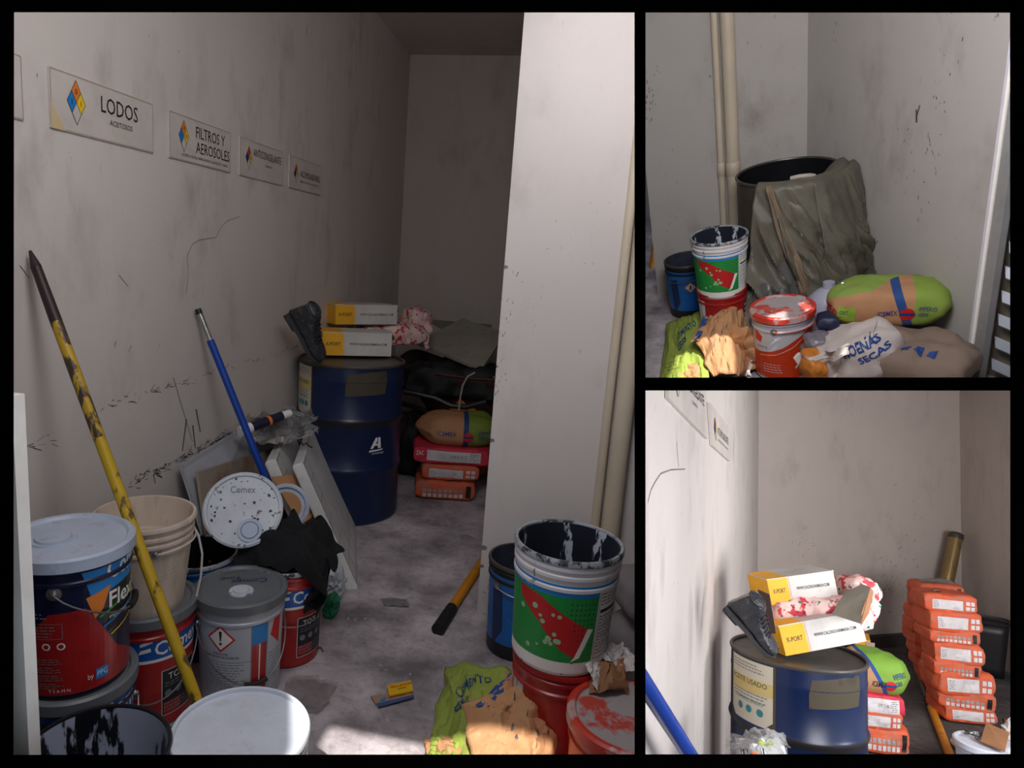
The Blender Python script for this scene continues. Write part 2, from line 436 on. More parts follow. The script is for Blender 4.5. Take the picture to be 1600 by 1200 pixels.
tarp_m = P('olive_grey_tarpaulin', 104, 100, 88, .5, dirt=srgb(52, 50, 46), damt=.8, dscale=4.5, dlo=.45, dhi=.7, bmp=.3, bscale=20)
tarp_tan = P('tarpaulin_rusty_hem', 126, 108, 88, .6, dirt=srgb(140, 92, 64), damt=.7, dscale=5)
cloth_k = P('black_cloth', 16, 15, 20, .9, bmp=.5, bscale=60)
pipe_m = P('cream_pipe', 206, 192, 172, .4, dirt=srgb(150, 134, 112), damt=.4, dscale=4, stretch=(1, 1, .3))
panel_m = P('white_enamel_panel', 222, 222, 222, .35, dirt=srgb(120, 110, 104), damt=.3)
plywood = P('grey_green_board', 158, 154, 142, .7, dirt=srgb(80, 72, 66), damt=.4)
barrow_m = P('rusty_red_tray', 70, 34, 32, .6, dirt=srgb(34, 24, 24), damt=.7, dscale=6)
rubber = P('black_rubber', 22, 22, 24, .7)
grey_sack = P('grey_cement_sack', 128, 122, 126, .75, dirt=srgb(84, 80, 84), damt=.5, dscale=7, bmp=.4, bscale=12)
white_sack = P('woven_white_sack', 196, 184, 180, .7, dirt=srgb(150, 138, 134), damt=.4, dscale=6, bmp=.25, bscale=120)
brass = P('brass_tube', 150, 126, 84, .35, metal=.6, dirt=srgb(70, 60, 50), damt=.6, stretch=(3, 3, .3))
shoe_k = P('black_boot_leather', 50, 51, 56, .22, dirt=srgb(130, 132, 140), damt=.35, dscale=30, bmp=.6, bscale=50)
bare_steel = P('galvanised_steel', 172, 170, 170, .4, metal=.5, dirt=srgb(120, 116, 112), damt=.3)
def film(name, col=(.8, .8, .8), a=.45):
    m, nt, b, tc = nodes(name, .15, 0, .6); b.inputs['Base Color'].default_value = rgb(col)
    mp = nmask(nt, tc, 14, .3, .7, detail=6)
    r = nt.nodes.new('ShaderNodeMapRange'); r.inputs[3].default_value = a * .5; r.inputs[4].default_value = min(1, a * 1.5)
    nt.links.new(mp, r.inputs[0]); nt.links.new(r.outputs[0], b.inputs['Alpha']); bump(nt, b, mp, .8, .02); return m
clear = film('clear_plastic_film', srgb(205, 205, 205), .5)
def floral():
    m, nt, b, tc = nodes('floral_fabric', .8)
    c = mix(nt, nmask(nt, tc, 12, .45, .55), srgb(226, 176, 172), srgb(240, 210, 204))
    for sc_, lo, colr, k in ((17, .56, srgb(206, 66, 76), 0), (24, .64, srgb(40, 120, 96), 5), (30, .65, srgb(120, 40, 60), 9)):
        c = mix(nt, nmask(nt, tc, sc_, lo, lo + .03, detail=2, off=(k, k, k)), c, colr)
    nt.links.new(c, b.inputs['Base Color']); bump(nt, b, nmask(nt, tc, 20, 0, 1), .4); return m
floral_m = floral()
green_mesh_m = P('green_netting', 30, 120, 84, .6)

# ------------------------------------------------------------------ builders
def wall(name, pts, z0, z1, t, m, side=1):
    """an upright wall along the floor line pts, thickness away from the room"""
    g = G()
    for a, b in zip(pts, pts[1:]):
        a, b = Vector(a), Vector(b); d = (b - a).normalized(); n = Vector((-d.y, d.x)) * side
        P4 = [(a.x, a.y, z0), (b.x, b.y, z0), (b.x, b.y, z1), (a.x, a.y, z1)]
        g.slab(P4, (n.x, n.y, 0), t)
    o = g.build(name, m, smooth=False); o['kind'] = 'structure'; return o
def struct(name, g, m, smooth=False, **k):
    o = g.build(name, m, smooth=smooth, **k); o['kind'] = 'structure'; return o

def pail(name, label, cat, c, zr, r, h=.37, taper=.9, shell=None, inner=None, rim=None, lid=None, fill=None, deco=None, group=None,
         handle=None, lift=.0, tilt=None, rings=(.93, .84), lidtop=None, spout=True, liddeco=None, lidring=None):
    z0 = zr - h; rb = r * taper - .004; rt = r - .006
    rot = None
    rz = facing(c)
    if tilt is not None: rot = Matrix.Rotation(tilt[1], 3, tilt[0]) @ Matrix.Rotation(rz, 3, 'Z')
    t = thing(name, label, cat, (c[0], c[1], z0), rz, group, rot)
    R = lambda z: rb + (rt - rb) * z / h
    prof = [(rb - .012, 0), (rb - .003, .002), (rb, .012), (R(.03), .03)]
    for q in sorted(rings):
        z = h * q; prof += [(R(z) , z - .008), (R(z) + .005, z - .004), (R(z) + .005, z + .004), (R(z), z + .008)]
    prof += [(R(h * .96), h * .96)]
    zi = fill if fill is not None else .015
    wallin = [(R(h) - .004, h - .002), (R(zi) - .004, zi)]
    G().lathe(prof + [(R(h), h - .004)]).lathe([(.001, 0), (rb - .012, 0)]).build('body', shell, t)
    if not lid:
        G().lathe(wallin + [(.001, zi)]).build('inner_wall', inner or shell, t)
    rm = G().lathe([(rt - .004, h - .002), (rt - .003, h + .003), (rt + .004, h + .004), (rt + .007, h), (rt + .007, h - .010), (rt + .003, h - .014), (rt, h - .014)]).build('rim', rim or shell, t)
    if lid:
        L = G().lathe([(rt + .011, h - .022), (rt + .011, h + .006), (rt + .004, h + .011), (rt - .006, h + .010), (rt - .012, h + .003), (rt * .55, h + .004), (.001, h + .004)]).lathe([(rt + .011, h - .022), (rt + .008, h - .022)]).build('lid', lid, t)
        if lidring: G().lathe([(rt + .0118, h - .022), (rt + .0118, h + .006), (rt + .0045, h + .0116), (rt - .0065, h + .0106), (rt - .010, h + .006)]).build('lid_rim', lidring, L)
        if spout:
            sx, sy, sr = spout if isinstance(spout, tuple) else (-.25 * r, -.2 * r, .032)
            s_ = G(off=(0, 0, 0)).lathe([(sr + .014, h + .004), (sr + .012, h + .009), (sr + .002, h + .008), (sr, h + .005), (sr - .002, h + .012), (.001, h + .012)], 28)
            s_.v = [v + Vector((sx, sy, 0)) for v in s_.v]; s_.build('spout_cap', lidtop or white_pl, L)
        if liddeco:
            d = D(); liddeco(d); d.build('lid_print', planemap((0, 0, h + .0045), (1, 0, 0), (0, 1, 0)), L)
    if handle:
        ze, drop, a0, gm = handle.get('z', .8 * h), handle.get('drop', .13), handle.get('a', 0), handle.get('grip')
        pts = []
        for k in range(25):
            a = -PI / 2 + PI * k / 24; rr = R(ze - drop * math.cos(a)) + .012
            pts.append((rr * math.sin(a + a0), -rr * math.cos(a + a0), ze - drop * math.cos(a) ** .8 if abs(math.cos(a)) > 1e-6 else ze))
        hd = G().tube(pts, .0025, 6).build('handle', handle.get('m', wire), t)
        if gm: G().tube(pts[10:15], .009, 8).build('grip', gm, hd)
        for s_ in (-1, 1):
            a = s_ * PI / 2 + a0; e = Vector((math.sin(a), -math.cos(a), 0)); p = e * (R(ze) + .001) + Vector((0, 0, ze))
            G().tube([p, p + e * .004, p + e * .005, p + e * .010, p + e * .013], [.017, .017, .009, .008, .003], 14).build('ear', handle.get('em', wire), t)
    if deco:
        d = D(); deco(d); d.build('printed_label', conemap(rb, rt, h), t, step=.012)
    return t, R

def base2(p1, p2, z):
    a, b = FL(*p1, z), FL(*p2, z); d = b - a; return a, d.length, math.atan2(d.y, d.x)

def shoebox(label, M, L, W, H, group, top=True, zback=0):
    t = bpy.data.objects.new('shoe_box', None); t.matrix_world = M; link(t); tag(t, label, 'box', group)
    yl = L * .30
    b = G().box((0, 0, 0), (L, W, H - .004), 1).build('body', [box_yel, box_white], t, smooth=False)
    d = D(); d.rect(0, 0, yl, H - .004, box_yel); d.line(yl + .006, 0, yl + .006, H - .004, .0015, inkO)
    d.text('X-PORT', .018, H * .42, .020, inkK, width=yl - .035, bold=.01); d.text('WWW.CALZADOARMADA.COM', yl + .035, H * .45, .014, inkK, width=L - yl - .065, bold=.01)
    d.build('front_print', planemap((0, 0, 0), (1, 0, 0), (0, 0, 1)), t, step=None)
    D().rect(0, 0, W, H - .004, box_yel).build('end_panel', planemap((0, W, 0), (0, -1, 0), (0, 0, 1)), t, step=None)
    l = G().box((-.003, -.003 + .002, H - .004), (L + .003, W + .003, H)).build('lid', box_white, t, smooth=False)
    D().rect(0, 0, yl, W, box_yel).text('CALZADO', yl + .09, W * .55, .010, inkK, lay=2, width=.06).line(yl + .05, W * .5, yl + .09, W * .5, .001, inkGrey).build('lid_print', planemap((0, 0, H), (1, 0, 0), (0, 1, 0)), l, step=None)
    g = G().slab([(L, .01, H), (L, W - .01, H), (L + .022, W - .02, H - .05), (L + .020, .02, H - .045)], (1, 0, 0), .0015)
    g.build('open_flap', card, t, smooth=False)
    return t

def drum(name, label, c, r, h, m, rimm, closed=True, deco=None, rz=None):
    t = thing(name, label, 'drum', (c[0], c[1], 0), facing(c) if rz is None else rz)
    pr = [(r - .012, .0), (r - .002, .004), (r + .002, .012), (r, .022)]
    for z in (h * .345, h * .655):
        pr += [(r, z - .022), (r + .006, z - .014), (r + .010, z), (r + .006, z + .014), (r, z + .022)]
    for z in (h * .90,): pr += [(r, z - .01), (r + .002, z), (r, z + .01)]
    pr += [(r, h - .02), (r - .001, h - .012)]
    G().lathe(pr + [(r - .004, h - .012)], 72).lathe([(.001, 0), (r - .012, 0)]).build('shell', m, t)
    G().lathe([(r - .002, h - .016), (r + .006, h - .014), (r + .008, h - .006), (r + .004, h), (r - .004, h), (r - .007, h - .008)], 72).build('rim', rimm, t)
    if closed: G().lathe([(r - .004, h - .012), (r * .5, h - .014), (.001, h - .014)], 72).build('head', rimm, t)
    else: G().lathe([(r - .006, h - .006), (r - .008, .02), (.001, .02)], 72).build('inner_wall', dark_in, t)
    if deco:
        d = D(); deco(d); d.build('printed_label', lambda u, v, o: Vector(((r + .001 + o) * math.sin(u / r), -(r + .001 + o) * math.cos(u / r), v)), t, step=.012)
    return t

def bag(name, label, cat, loc, rz, L, W, H, m, group=None, deco=None, decomap='front', seed=1, pinch=.45, nz=.012, rot=None, topdeco=None, **k):
    if pinch <= .31: k.setdefault('pw', 9); k.setdefault('cor', .04); k.setdefault('bulge', .015); nz = max(nz, .017); k.setdefault('fr', 8)
    t = thing(name, label, cat, loc, rz, group, rot)
    b = G().cushion(L, W, H, seed=seed, pinch=pinch, nz=nz, **k).build('sack', m, t, angle=70)
    if deco:
        d = D(); deco(d); d.build('front_print', castmap([b], (0, -W / 2, 0), (1, 0, 0), (0, 0, 1)), t, off=.0012, step=.015, stepv=.015)
    if topdeco:
        d = D(); topdeco(d); d.build('top_print', castmap([b], (0, 0, H), (1, 0, 0), (0, 1, 0)), t, off=.0014, step=.015, stepv=.015)
    return t, b

def hazard(d, u, v, s, top=None, n=('1', '0', '1')):
    top = top or inkO
    w_, h_ = s * .62, s
    for (a, b, m) in ((0, .5, top), (-.5, 0, inkSky if top is inkO else inkB), (.5, 0, inkY), (0, -.5, sign_m)):
        cx, cy = u + a * w_, v + b * h_
        d.poly([(cx - w_ / 2, cy), (cx, cy - h_ / 2), (cx + w_ / 2, cy), (cx, cy + h_ / 2)], m, 1)
    for a in ((0, 1, -1, 0), (-1, 0, 0, -1), (0, -1, 1, 0), (1, 0, 0, 1), (-.5, .5, .5, -.5), (-.5, -.5, .5, .5)):
        d.line(u + a[0] * w_, v + a[1] * h_, u + a[2] * w_, v + a[3] * h_, .0018, inkK, 2)
    for (a, b), ch in zip(((-.5, 0), (0, .5), (.5, 0)), n): d.text(ch, u + a * w_, v + b * h_ - .008, .016, inkK, 3, center=True)

def sign(label, O, U, V, W, H, deco, group='hazard signs on the left wall'):
    N = Vector(U).normalized().cross(Vector(V).normalized()); O = Vector(O)
    t = thing('wall_sign', label, 'sign', O, rot=Matrix((Vector(U).normalized(), Vector(V).normalized(), N)).transposed())
    G().box((0, 0, .001), (W, H, .006)).build('board', sign_m, t, smooth=False)
    d = D(); d.frame(.003, .003, W - .003, H - .003, .0025, P_tan, 0); deco(d)
    d.build('print', planemap((0, 0, .0063), (1, 0, 0), (0, 1, 0)), t, step=None)
    return t
P_tan = flat(168, 150, 138)

def scuffs(parent, fn, lines, m, seed=3, name='scuff_marks'):
    rnd = random.Random(seed); d = D()
    for (u0, v0, u1, v1, n, l, th, sp) in lines:
        for k in range(n):
            s_ = rnd.random(); u = u0 + (u1 - u0) * s_ + rnd.gauss(0, sp); v = v0 + (v1 - v0) * s_ + rnd.gauss(0, sp)
            a = math.atan2(v1 - v0, u1 - u0) + rnd.gauss(0, .35); ll = l * rnd.uniform(.3, 1.4)
            d.line(u, v, u + ll * math.cos(a), v + ll * math.sin(a), th * rnd.uniform(.4, 1.3), m, 0)
    return d.build(name, fn, parent, off=.0008, step=None)
scuff_k = mat('dark_scuff', srgb(84, 80, 84), .9, var=.3)
scuff_b = mat('brown_scuff', srgb(140, 122, 112), .9, var=.2)

def boot(label, O, X, Z, s=1.0, group=None):
    """a laced work boot: heel to toe along X, shaft along Z"""
    t = thing('work_boot', label, 'boot', O, rot=axes(X, Z), group=group)
    st = [(-.005, .03, .16, .030, .7), (.0, .022, .185, .036, 1), (.03, .020, .19, .043, 1), (.07, .020, .19, .045, 1), (.105, .020, .175, .044, 1), (.13, .020, .135, .042, 1),
          (.16, .020, .110, .043, 1), (.20, .020, .088, .047, 1), (.24, .020, .075, .049, 1), (.27, .020, .066, .045, 1), (.295, .022, .052, .034, .8), (.305, .028, .040, .015, .5)]
    g = G(); vs = []; fs = []; n = 20
    for i, (x, zl, zh, hw, q) in enumerate(st):
        for k in range(n):
            a = 2 * PI * k / n; ca, sa = math.cos(a), math.sin(a)
            e = lambda c_: math.copysign(abs(c_) ** .75, c_)
            y = hw * e(ca); z = (zl + zh) / 2 + (zh - zl) / 2 * e(sa)
            if sa > .3 and x < .12: y *= .92
            p = Vector((x + (0.015 * sa if x < .1 else 0), y, z)); p += Vector((0, 1, 1)) * noise.noise(p * 40) * .004
            vs.append(p * s)
    for i in range(len(st) - 1):
        for k in range(n): a = i * n + k; b = i * n + (k + 1) % n; fs.append((a, b, b + n, a + n))
    fs += [tuple(range(n)), tuple((len(st) - 1) * n + k for k in range(n))]
    g.add(vs, fs); g.build('upper', shoe_k, t, angle=60)
    g = G(); outl = [(-.008, .028), (-.012, 0), (-.008, -.028), (.02, -.042), (.08, -.042), (.13, -.038), (.2, -.05), (.25, -.052), (.29, -.04), (.312, -.012), (.312, .012), (.29, .04), (.25, .052), (.2, .05), (.13, .038), (.08, .042), (.02, .042)]
    g.slab([(x * s, y * s, 0) for x, y in outl], (0, 0, 1), .024 * s); g.box((-.01 * s, -.04 * s, -.012 * s), (.09 * s, .04 * s, 0))
    g.build('sole', P_sole, t, bevel=.003)
    g = G()
    for k in range(6):
        x = .125 + .018 * k; z = .150 - .0125 * k
        for q in (-1, 1): g.tube([((x - .01) * s, q * .034 * s, (z - .012) * s), (x * s, 0, (z + .006) * s), ((x + .012) * s, -q * .034 * s, (z - .02) * s)], .0028 * s, 6)
    g.build('laces', black_pl, t)
    pts = [(.09 * math.cos(a) * .5 * s + .05 * s, .040 * math.sin(a) * s, .176 * s) for a in [2 * PI * k / 16 for k in range(17)]]
    G().tube(pts, .006 * s, 8).build('collar', shoe_k, t)
    return t
P_sole = P('grey_boot_sole', 66, 66, 70, .6, dirt=srgb(30, 30, 32), damt=.5, dscale=40)

def crumple(name, label, cat, c, sx, sy, sz, m, seed, n=22, group=None, rz=0, back=None, flatn=True, amp=.35, parent=None):
    """a crumpled open sheet standing in a heap"""
    t = parent or thing(name, label, cat, c, rz, group)
    def fn(u, v):
        x = (u - .5) * sx; y = (v - .5) * sy; p = Vector((u * 3 + seed, v * 3, seed * .7))
        k = noise.noise(p) + .6 * noise.noise(p * 2.3) + .3 * noise.noise(p * 5)
        edge = max(abs(u - .5), abs(v - .5)) * 2
        z = sz * (.55 + k * .6) * (1 - .3 * edge ** 3)
        q = noise.noise_vector(p * 2.1) * amp * min(sx, sy) * .35
        rag = noise.noise(Vector((u * 14, v * 14, seed))) * .05 * (1 if edge > .9 else 0)
        return (x * (1 + rag) + q.x, y * (1 + rag) + q.y, max(.002, z + q.z * .5))
    g = G().surf(fn, n, n); o = g.build('crumpled_sheet' if parent is None else name, m, t, smooth=not flatn, angle=50)
    so_ = o.modifiers.new('th', 'SOLIDIFY'); so_.thickness = .0015
    return t

def quad(c, bul=.0, amp=.015, seed=1, fr=3.0, ruff=0.):
    """a bent sheet through four corners (near-left, near-right, far-right, far-left)"""
    c = [Vector(q) for q in c]
    nn = ((c[1] - c[0]).cross(c[3] - c[0])).normalized()
    if nn.z < 0: nn = -nn
    def f(u, v, o=0.0):
        q = c[0] * (1 - u) * (1 - v) + c[1] * u * (1 - v) + c[2] * u * v + c[3] * (1 - u) * v
        k = Vector((u * fr + seed, v * fr, seed * .37)); q = q + nn * (bul * 4 * u * (1 - u) * (1 - v * .0) * (.4 + .6 * 4 * v * (1 - v)) + o)
        e = .5 + .5 * min(1, 6 * min(u, 1 - u, v, 1 - v) + .2)
        r_ = (1 - 2 * abs(noise.noise(k * 1.1))) * .6 + (1 - 2 * abs(noise.noise(k * 2.3))) * .3
        q = q + nn * amp * (r_ + .35 * (1 - 2 * abs(noise.noise(k * 4.4)))) * e + noise.noise_vector(k * 1.3) * amp * .8
        if ruff: q = q + noise.noise_vector(k * 5) * ruff
        return q
    return f
def sheet(t, name, c, m, n=(24, 20), thick=.0018, smooth=True, ang=30, **k):
    f = quad(c, **k); o_ = t.location
    g = G(off=o_).surf(lambda u, v: f(u, v), *n); o = g.build(name, m, t, smooth=smooth, angle=ang)
    if thick: q = o.modifiers.new('th', 'SOLIDIFY'); q.thickness = thick
    return f
# ================================================================== LEFT ROOM
setroom(1)
XW = -1.5; YB = 5.85
PL = FL(745, 955)                                       # foot of the pillar's left edge
wl = struct('wall_left', G().box((XW - .12, .97, 0), (XW, YB + .1, 3.1)), WALL1)
struct('wall_back', G().box((XW, YB, 0), (.9, YB + .1, 3.1)), WALL3)
CZ = XP(640, 88, XW).z
struct('ceiling', G().box((XW, 2.9, CZ + .02), (.9, YB, CZ + .12)), WALL3)
struct('ceiling', G().box((XW - .12, .97, 3.0), (.9, 2.9, 3.1)), WALL3)
struct('floor', G().box((XW - .12, .5, -.06), (.9, YB + .1, 0)), FLOOR1)
wr = struct('wall_right', G().box((PL.x, PL.y, 0), (PL.x + .14, YB, 3.0)).box((PL.x + .14, PL.y, 0), (.9, PL.y + .14, 3.0)), WALLP)
# chips on the pillar's edge, brown stains along it
d = D()
for z, s_ in ((1.45, .014), (.75, .016), (.28, .02), (.20, .014), (1.06, .008)): d.poly([(0, z), (s_, z + .004), (s_ * 1.1, z + s_ * .9), (s_ * .3, z + s_ * 1.2), (0, z + s_)], inkGrey, 0)
d.build('chips', planemap((PL.x, PL.y, 0), (1, 0, 0), (0, 0, 1)), wr, step=None)
scuffs(wr, planemap((PL.x, PL.y, 0), (1, 0, 0), (0, 0, 1)), [(.01, .9, .04, 1.5, 26, .012, .003, .02), (.02, .1, .25, .1, 30, .012, .003, .02), (.05, 1.2, .35, 1.7, 22, .01, .0012, .06)], scuff_b, 9)
# scuff lines on the left wall
mapL = planemap((XW, 0, 0), (0, 1, 0), (0, 0, 1))
def wy(px, py): p = XP(px, py, XW); return p.y, p.z
L1a, L1b = wy(148, 639), wy(470, 540); L2a, L2b = wy(200, 758), wy(395, 660)
m1 = scuffs(wl, mapL, [(*L1a, *L1b, 70, .03, .0022, .008), (*wy(30, 700), *wy(80, 690), 8, .03, .002, .01)], scuff_k, 4)
scuffs(wl, mapL, [(*L2a, *L2b, 130, .035, .0035, .009)], scuff_k, 5)
d = D()
for (a, b) in (((270, 590), (300, 690)), ((290, 655), (284, 705)), ((305, 640), (312, 675)), ((300, 665), (304, 700)), ((185, 430), (200, 448)), ((205, 540), (200, 550)), ((180, 533), (178, 543)), ((265, 300), (268, 700)), ((300, 580), (292, 470)), ((480, 40), (478, 55)), ((30, 415), (45, 435))):
    (u0, v0), (u1, v1) = wy(*a), wy(*b); w_ = .010 if abs(a[1] - b[1]) > 20 and a[1] > 600 else .004
    if a == (265, 300) or a == (300, 580): continue
    d.poly([(u0, v0), (u0 + w_, v0), (u1 + w_ * .7, v1), (u1, v1)], scuff_k, 0)
cr = [wy(*q) for q in ((375, 338), (355, 345), (345, 355), (337, 371), (310, 375), (300, 382), (292, 400), (294, 430), (290, 460))]
for a, b in zip(cr, cr[1:]): d.line(*a, *b, .0028, scuff_b, 1)
d.build('scrape_marks', mapL, wl, off=.0009, step=None)
def line_on_wall(pts): return [XP(a, b, XW + .01) for a, b in pts]

# ---- signs
zt, zb = 1.941, 1.777; SH = zt - zb
def s_lodos(d):
    hazard(d, .105, .088, .062, inkO, ('1', '0', '1'))
    d.text('LODOS', .215, .085, .048, inkK, width=.185); d.text('ACEITOSOS', .255, .052, .016, inkK, width=.115)
    d.poly([(.0, .0), (.055, .0), (.035, .03), (.0, .07)], flat(212, 188, 146), 2)
def s_filtros(d):
    hazard(d, .095, .09, .056, inkO, ('1', '4', '0'))
    d.text('FILTROS Y', .18, .098, .042, inkK, width=.225); d.text('AEROSOLES', .18, .042, .042, inkK, width=.265)
    d.text('ACEITES Y FILTROS IMPREGNADOS CON ACEITE O GRASA', .08, .018, .010, inkK, width=.35)
def s_anti(d):
    hazard(d, .085, .085, .05, flat(214, 70, 40), ('1', '1', '0'))
    d.text('ANTICONGELANTE', .13, .098, .034, inkK, width=.30); d.text('USADO', .255, .066, .010, inkK, width=.07)
def s_acum(d):
    hazard(d, .085, .08, .048, flat(214, 70, 40), ('3', '0', '2'))
    d.text('ACUMULADORES', .14, .070, .032, inkK, width=.285); d.text('BATERIAS AUTOMOTRICES Y DE EQUIPO USADAS', .14, .042, .009, inkK, width=.27)
def s_part(d): d.text('SOLIDOS', .19, .085, .05, inkK, width=.235)
for lab, px0, px1, fn in (('white board sign reading LODOS ACEITOSOS with a hazard diamond', 77, 238, s_lodos), ('white board sign reading FILTROS Y AEROSOLES with a hazard diamond', 262, 358, s_filtros),
                          ('white board sign reading ANTICONGELANTE on the wall of the left room', 373, 440, s_anti), ('white board sign reading ACUMULADORES on the wall of the left room', 452, 501, s_acum)):
    y0 = wy(px0, 200)[0]; y1 = wy(px1, 260)[0]
    sign(lab, (XW, y0, zb), (0, 1, 0), (0, 0, 1), y1 - y0, SH, fn)
y1 = wy(33, 150)[0]
sign('end of a white sign cut off at the far left of the wall', (XW, y1 - .48, zb), (0, 1, 0), (0, 0, 1), .48, SH, s_part)

# ---- pipes by the pillar
for x_px, r_, lab in ((941, .018, 'thin cream pipe running up the pillar of the left room'), (966, .036, 'thick cream pipe running up the pillar of the left room')):
    p = YP(x_px, 720, PL.y - r_ - .004); t = thing('drain_pipe', lab, 'pipe', (p.x, p.y, 0), group='pipes on the pillar')
    G().tube([(0, 0, 0), (0, 0, 2.9)], r_, 20).build('pipe', pipe_m, t)
    G().tube([(0, 0, .16), (0, 0, .165), (0, 0, .24), (0, 0, .245)], [r_, r_ + .005, r_ + .005, r_], 20).build('coupling', pipe_m, t)

# ---- drum and what is on it
def drum_deco(du):
    def f(d):
        u0, u1 = -.40 + du, -.235 + du * .6 + (.10 if du else 0); v0, v1 = .60, .862
        d.rect(u0 - .012, v0 - .012, u1 + .012, v1 + .004, rust, 0)
        d.poly([(u0, v0 + .03), (u0 + .03, v0), (u1 - .035, v0), (u1, v0 + .03), (u1, v1), (u0, v1)], flat(206, 198, 180), 1)
        d.poly([(u0, v1 - .075), (u1, v1 - .075), (u1, v1 - .13), (u0, v1 - .14)], flat(206, 184, 120), 2)
        d.text('ACEITE USADO', u0 + .008, v1 - .100, .021, inkK, 3, width=(u1 - u0) * .86)
        d.greek(u0 + .01, v1 - .05, u1 - .01, v1 - .01, 3, inkGrey, 2, random.Random(2)); d.greek(u0 + .02, v0 + .09, u1 - .01, v0 + .13, 3, inkGrey, 2, random.Random(3))
        for q in (.3, .52, .76): d.circle(u0 + (u1 - u0) * q, v0 + .055, .016, inkTeal, 2)
        d.text('COMPROMISO', u0 + .03, v0 + .085, .012, inkTeal, 3, width=(u1 - u0) * .7)
        a = -.03 + du; b = .205 + du
        d.poly([(a, .725), (b - .01, .735), (b, .80), (b - .005, .855), (b - .03, .865), (b - .05, .855), (b - .09, .858), (a + .01, .84), (a, .78)], rust, 0)
        e = .118 + du * 1.75; Z = .052
        d.poly([(e, .385 + Z), (e + .016, .385 + Z), (e + .042, .428 + Z), (e + .042, .445 + Z), (e + .03, .445 + Z)], inkW, 1)
        d.poly([(e + .046, .385 + Z), (e + .066, .385 + Z), (e + .060, .445 + Z), (e + .046, .445 + Z)], inkW, 1)
        d.rect(e + .02, .400 + Z, e + .052, .410 + Z, inkW, 1); d.poly([(e - .008, .366 + Z), (e + .075, .372 + Z), (e + .08, .379 + Z), (e - .004, .376 + Z)], inkW, 1)
        d.text('AUTOMOTRIZ', e + .01, .352 + Z, .010, inkW, 2, width=.075)
    return f
DC = Vector((-1.195, 3.70)); 
drum('oil_drum', 'dark blue steel drum holding shoe boxes in the left room', DC, .292, .885, drum_blue, drum_rim, True, drum_deco(0))
def box_at(label, p1, p2, z, W, H, group):
    a, L, rz = base2(p1, p2, z); return shoebox(label, Matrix.Translation(a) @ Matrix.Rotation(rz, 4, 'Z'), L, W, H, group)
box_at('yellow and white shoe box at the drum rim, lower one in the left room', (503, 555), (611, 557), .888, .20, .135, 'shoe boxes on the drum, left room')
a, L, rz = base2((524, 507), (620, 507), 1.03)
g = G(off=a)
# floral cushion lying under the upper box, bulging out to the right
t = thing('floral_pillow', 'pink floral pillow squeezed between shoe boxes in the left room', 'pillow', FL(590, 540, .885) + Vector((.02, .12, 0)), rz - .1)
G().cushion(.50, .30, .14, seed=4, pinch=.35, nz=.03, fr=7).build('pillow_case', floral_m, t, angle=180)
G().tube([(.22, -.06, .10), (.25, -.08, .05), (.245, -.10, .0), (.255, -.12, -.02)], [.03, .035, .016, .02], 10).build('twisted_corner', floral_m, t)
G().tube([(.17, -.13, .10), (.20, -.135, .06), (.21, -.14, .0)], .006, 6).build('dark_green_seam', flat(26, 60, 56), t)
shoebox('yellow and white shoe box raised on the pillow in the left room', Matrix.Translation(a) @ Matrix.Rotation(rz, 4, 'Z') @ Matrix.Rotation(-.03, 4, 'X'), L, .24, .122, 'shoe boxes on the drum, left room')
t = thing('floral_pillow', 'pink floral bundle hanging at the right of the drum top in the left room', 'pillow', FL(646, 532, .90) + Vector((.0, .06, 0)), .5)
G().cushion(.17, .2, .20, seed=14, pinch=.5, nz=.05, fr=9).build('pillow_case', floral_m, t, angle=180)
G().tube([(-.03, -.09, .16), (.0, -.1, .09), (-.02, -.1, .03), (.01, -.11, -.03)], .006, 6).build('dark_green_seam', flat(26, 60, 56), t)
G().tube([(-.02, -.06, .03), (.0, -.09, -.01), (.015, -.10, -.02)], [.03, .012, .022], 10).build('tied_end', floral_m, t)
boot('black plastic-wrapped work boot standing toe down at the wall in the left room', XP(452, 492, -1.40) + Vector((0, .0, .0)), (.42, .05, -.62), (.8, -.35, .45), .92)

# ---- barrow with boards, bags behind the drum
def barrow():
    c = FL(700, 700, .30); c = Vector((-.60, 4.75, 0))
    t = thing('wheelbarrow', 'dark red wheelbarrow tray heaped with boards behind the blue drum', 'wheelbarrow', c)
    def ring(u, s_, z): a = 2 * PI * u; e = lambda q: math.copysign(abs(q) ** .6, q); return (.56 * s_ * e(math.cos(a)), .36 * s_ * e(math.sin(a)), z)
    def fn(u, v):
        s_ = .62 + .38 * v; x, y, z = ring(u, s_, .42 + .27 * v); z += .06 * v * (x / .5) ** 2 + .02 * v * math.sin(6 * u * PI); return (x, y, z)
    o = G().surf(fn, 48, 8, wrap=True).lathe([(.001, .42), (.25, .42)], 16).build('tray', barrow_m, t)
    so_ = o.modifiers.new('th', 'SOLIDIFY'); so_.thickness = .004
    G().tube([ring(k / 40, 1.0, .69 + .06 * (ring(k / 40, 1, 0)[0] / .5) ** 2 + .02 * math.sin(6 * k / 40 * PI)) for k in range(41)], .010, 8).build('tray_rim', barrow_m, t)
    for s_ in (-1, 1):
        G().tube([(-.75, .22 * s_, .52), (-.2, .2 * s_, .40), (.35, .12 * s_, .36), (.62, .05 * s_, .18)], .016, 8).build('frame_tube', rubber, t)
        G().tube([(-.28, .2 * s_, .41), (-.34, .24 * s_, .0), (-.16, .22 * s_, .0), (-.1, .2 * s_, .41)], .014, 8).build('leg', rubber, t)
    w_ = G().lathe([(.19, -.04), (.20, 0), (.19, .04), (.12, .035), (.12, -.035)], 32, close=True); w_.v = [Vector((v.x + .62, v.z, v.y + .20)) for v in w_.v]; w_.build('wheel', rubber, t)
    return t
barrow()
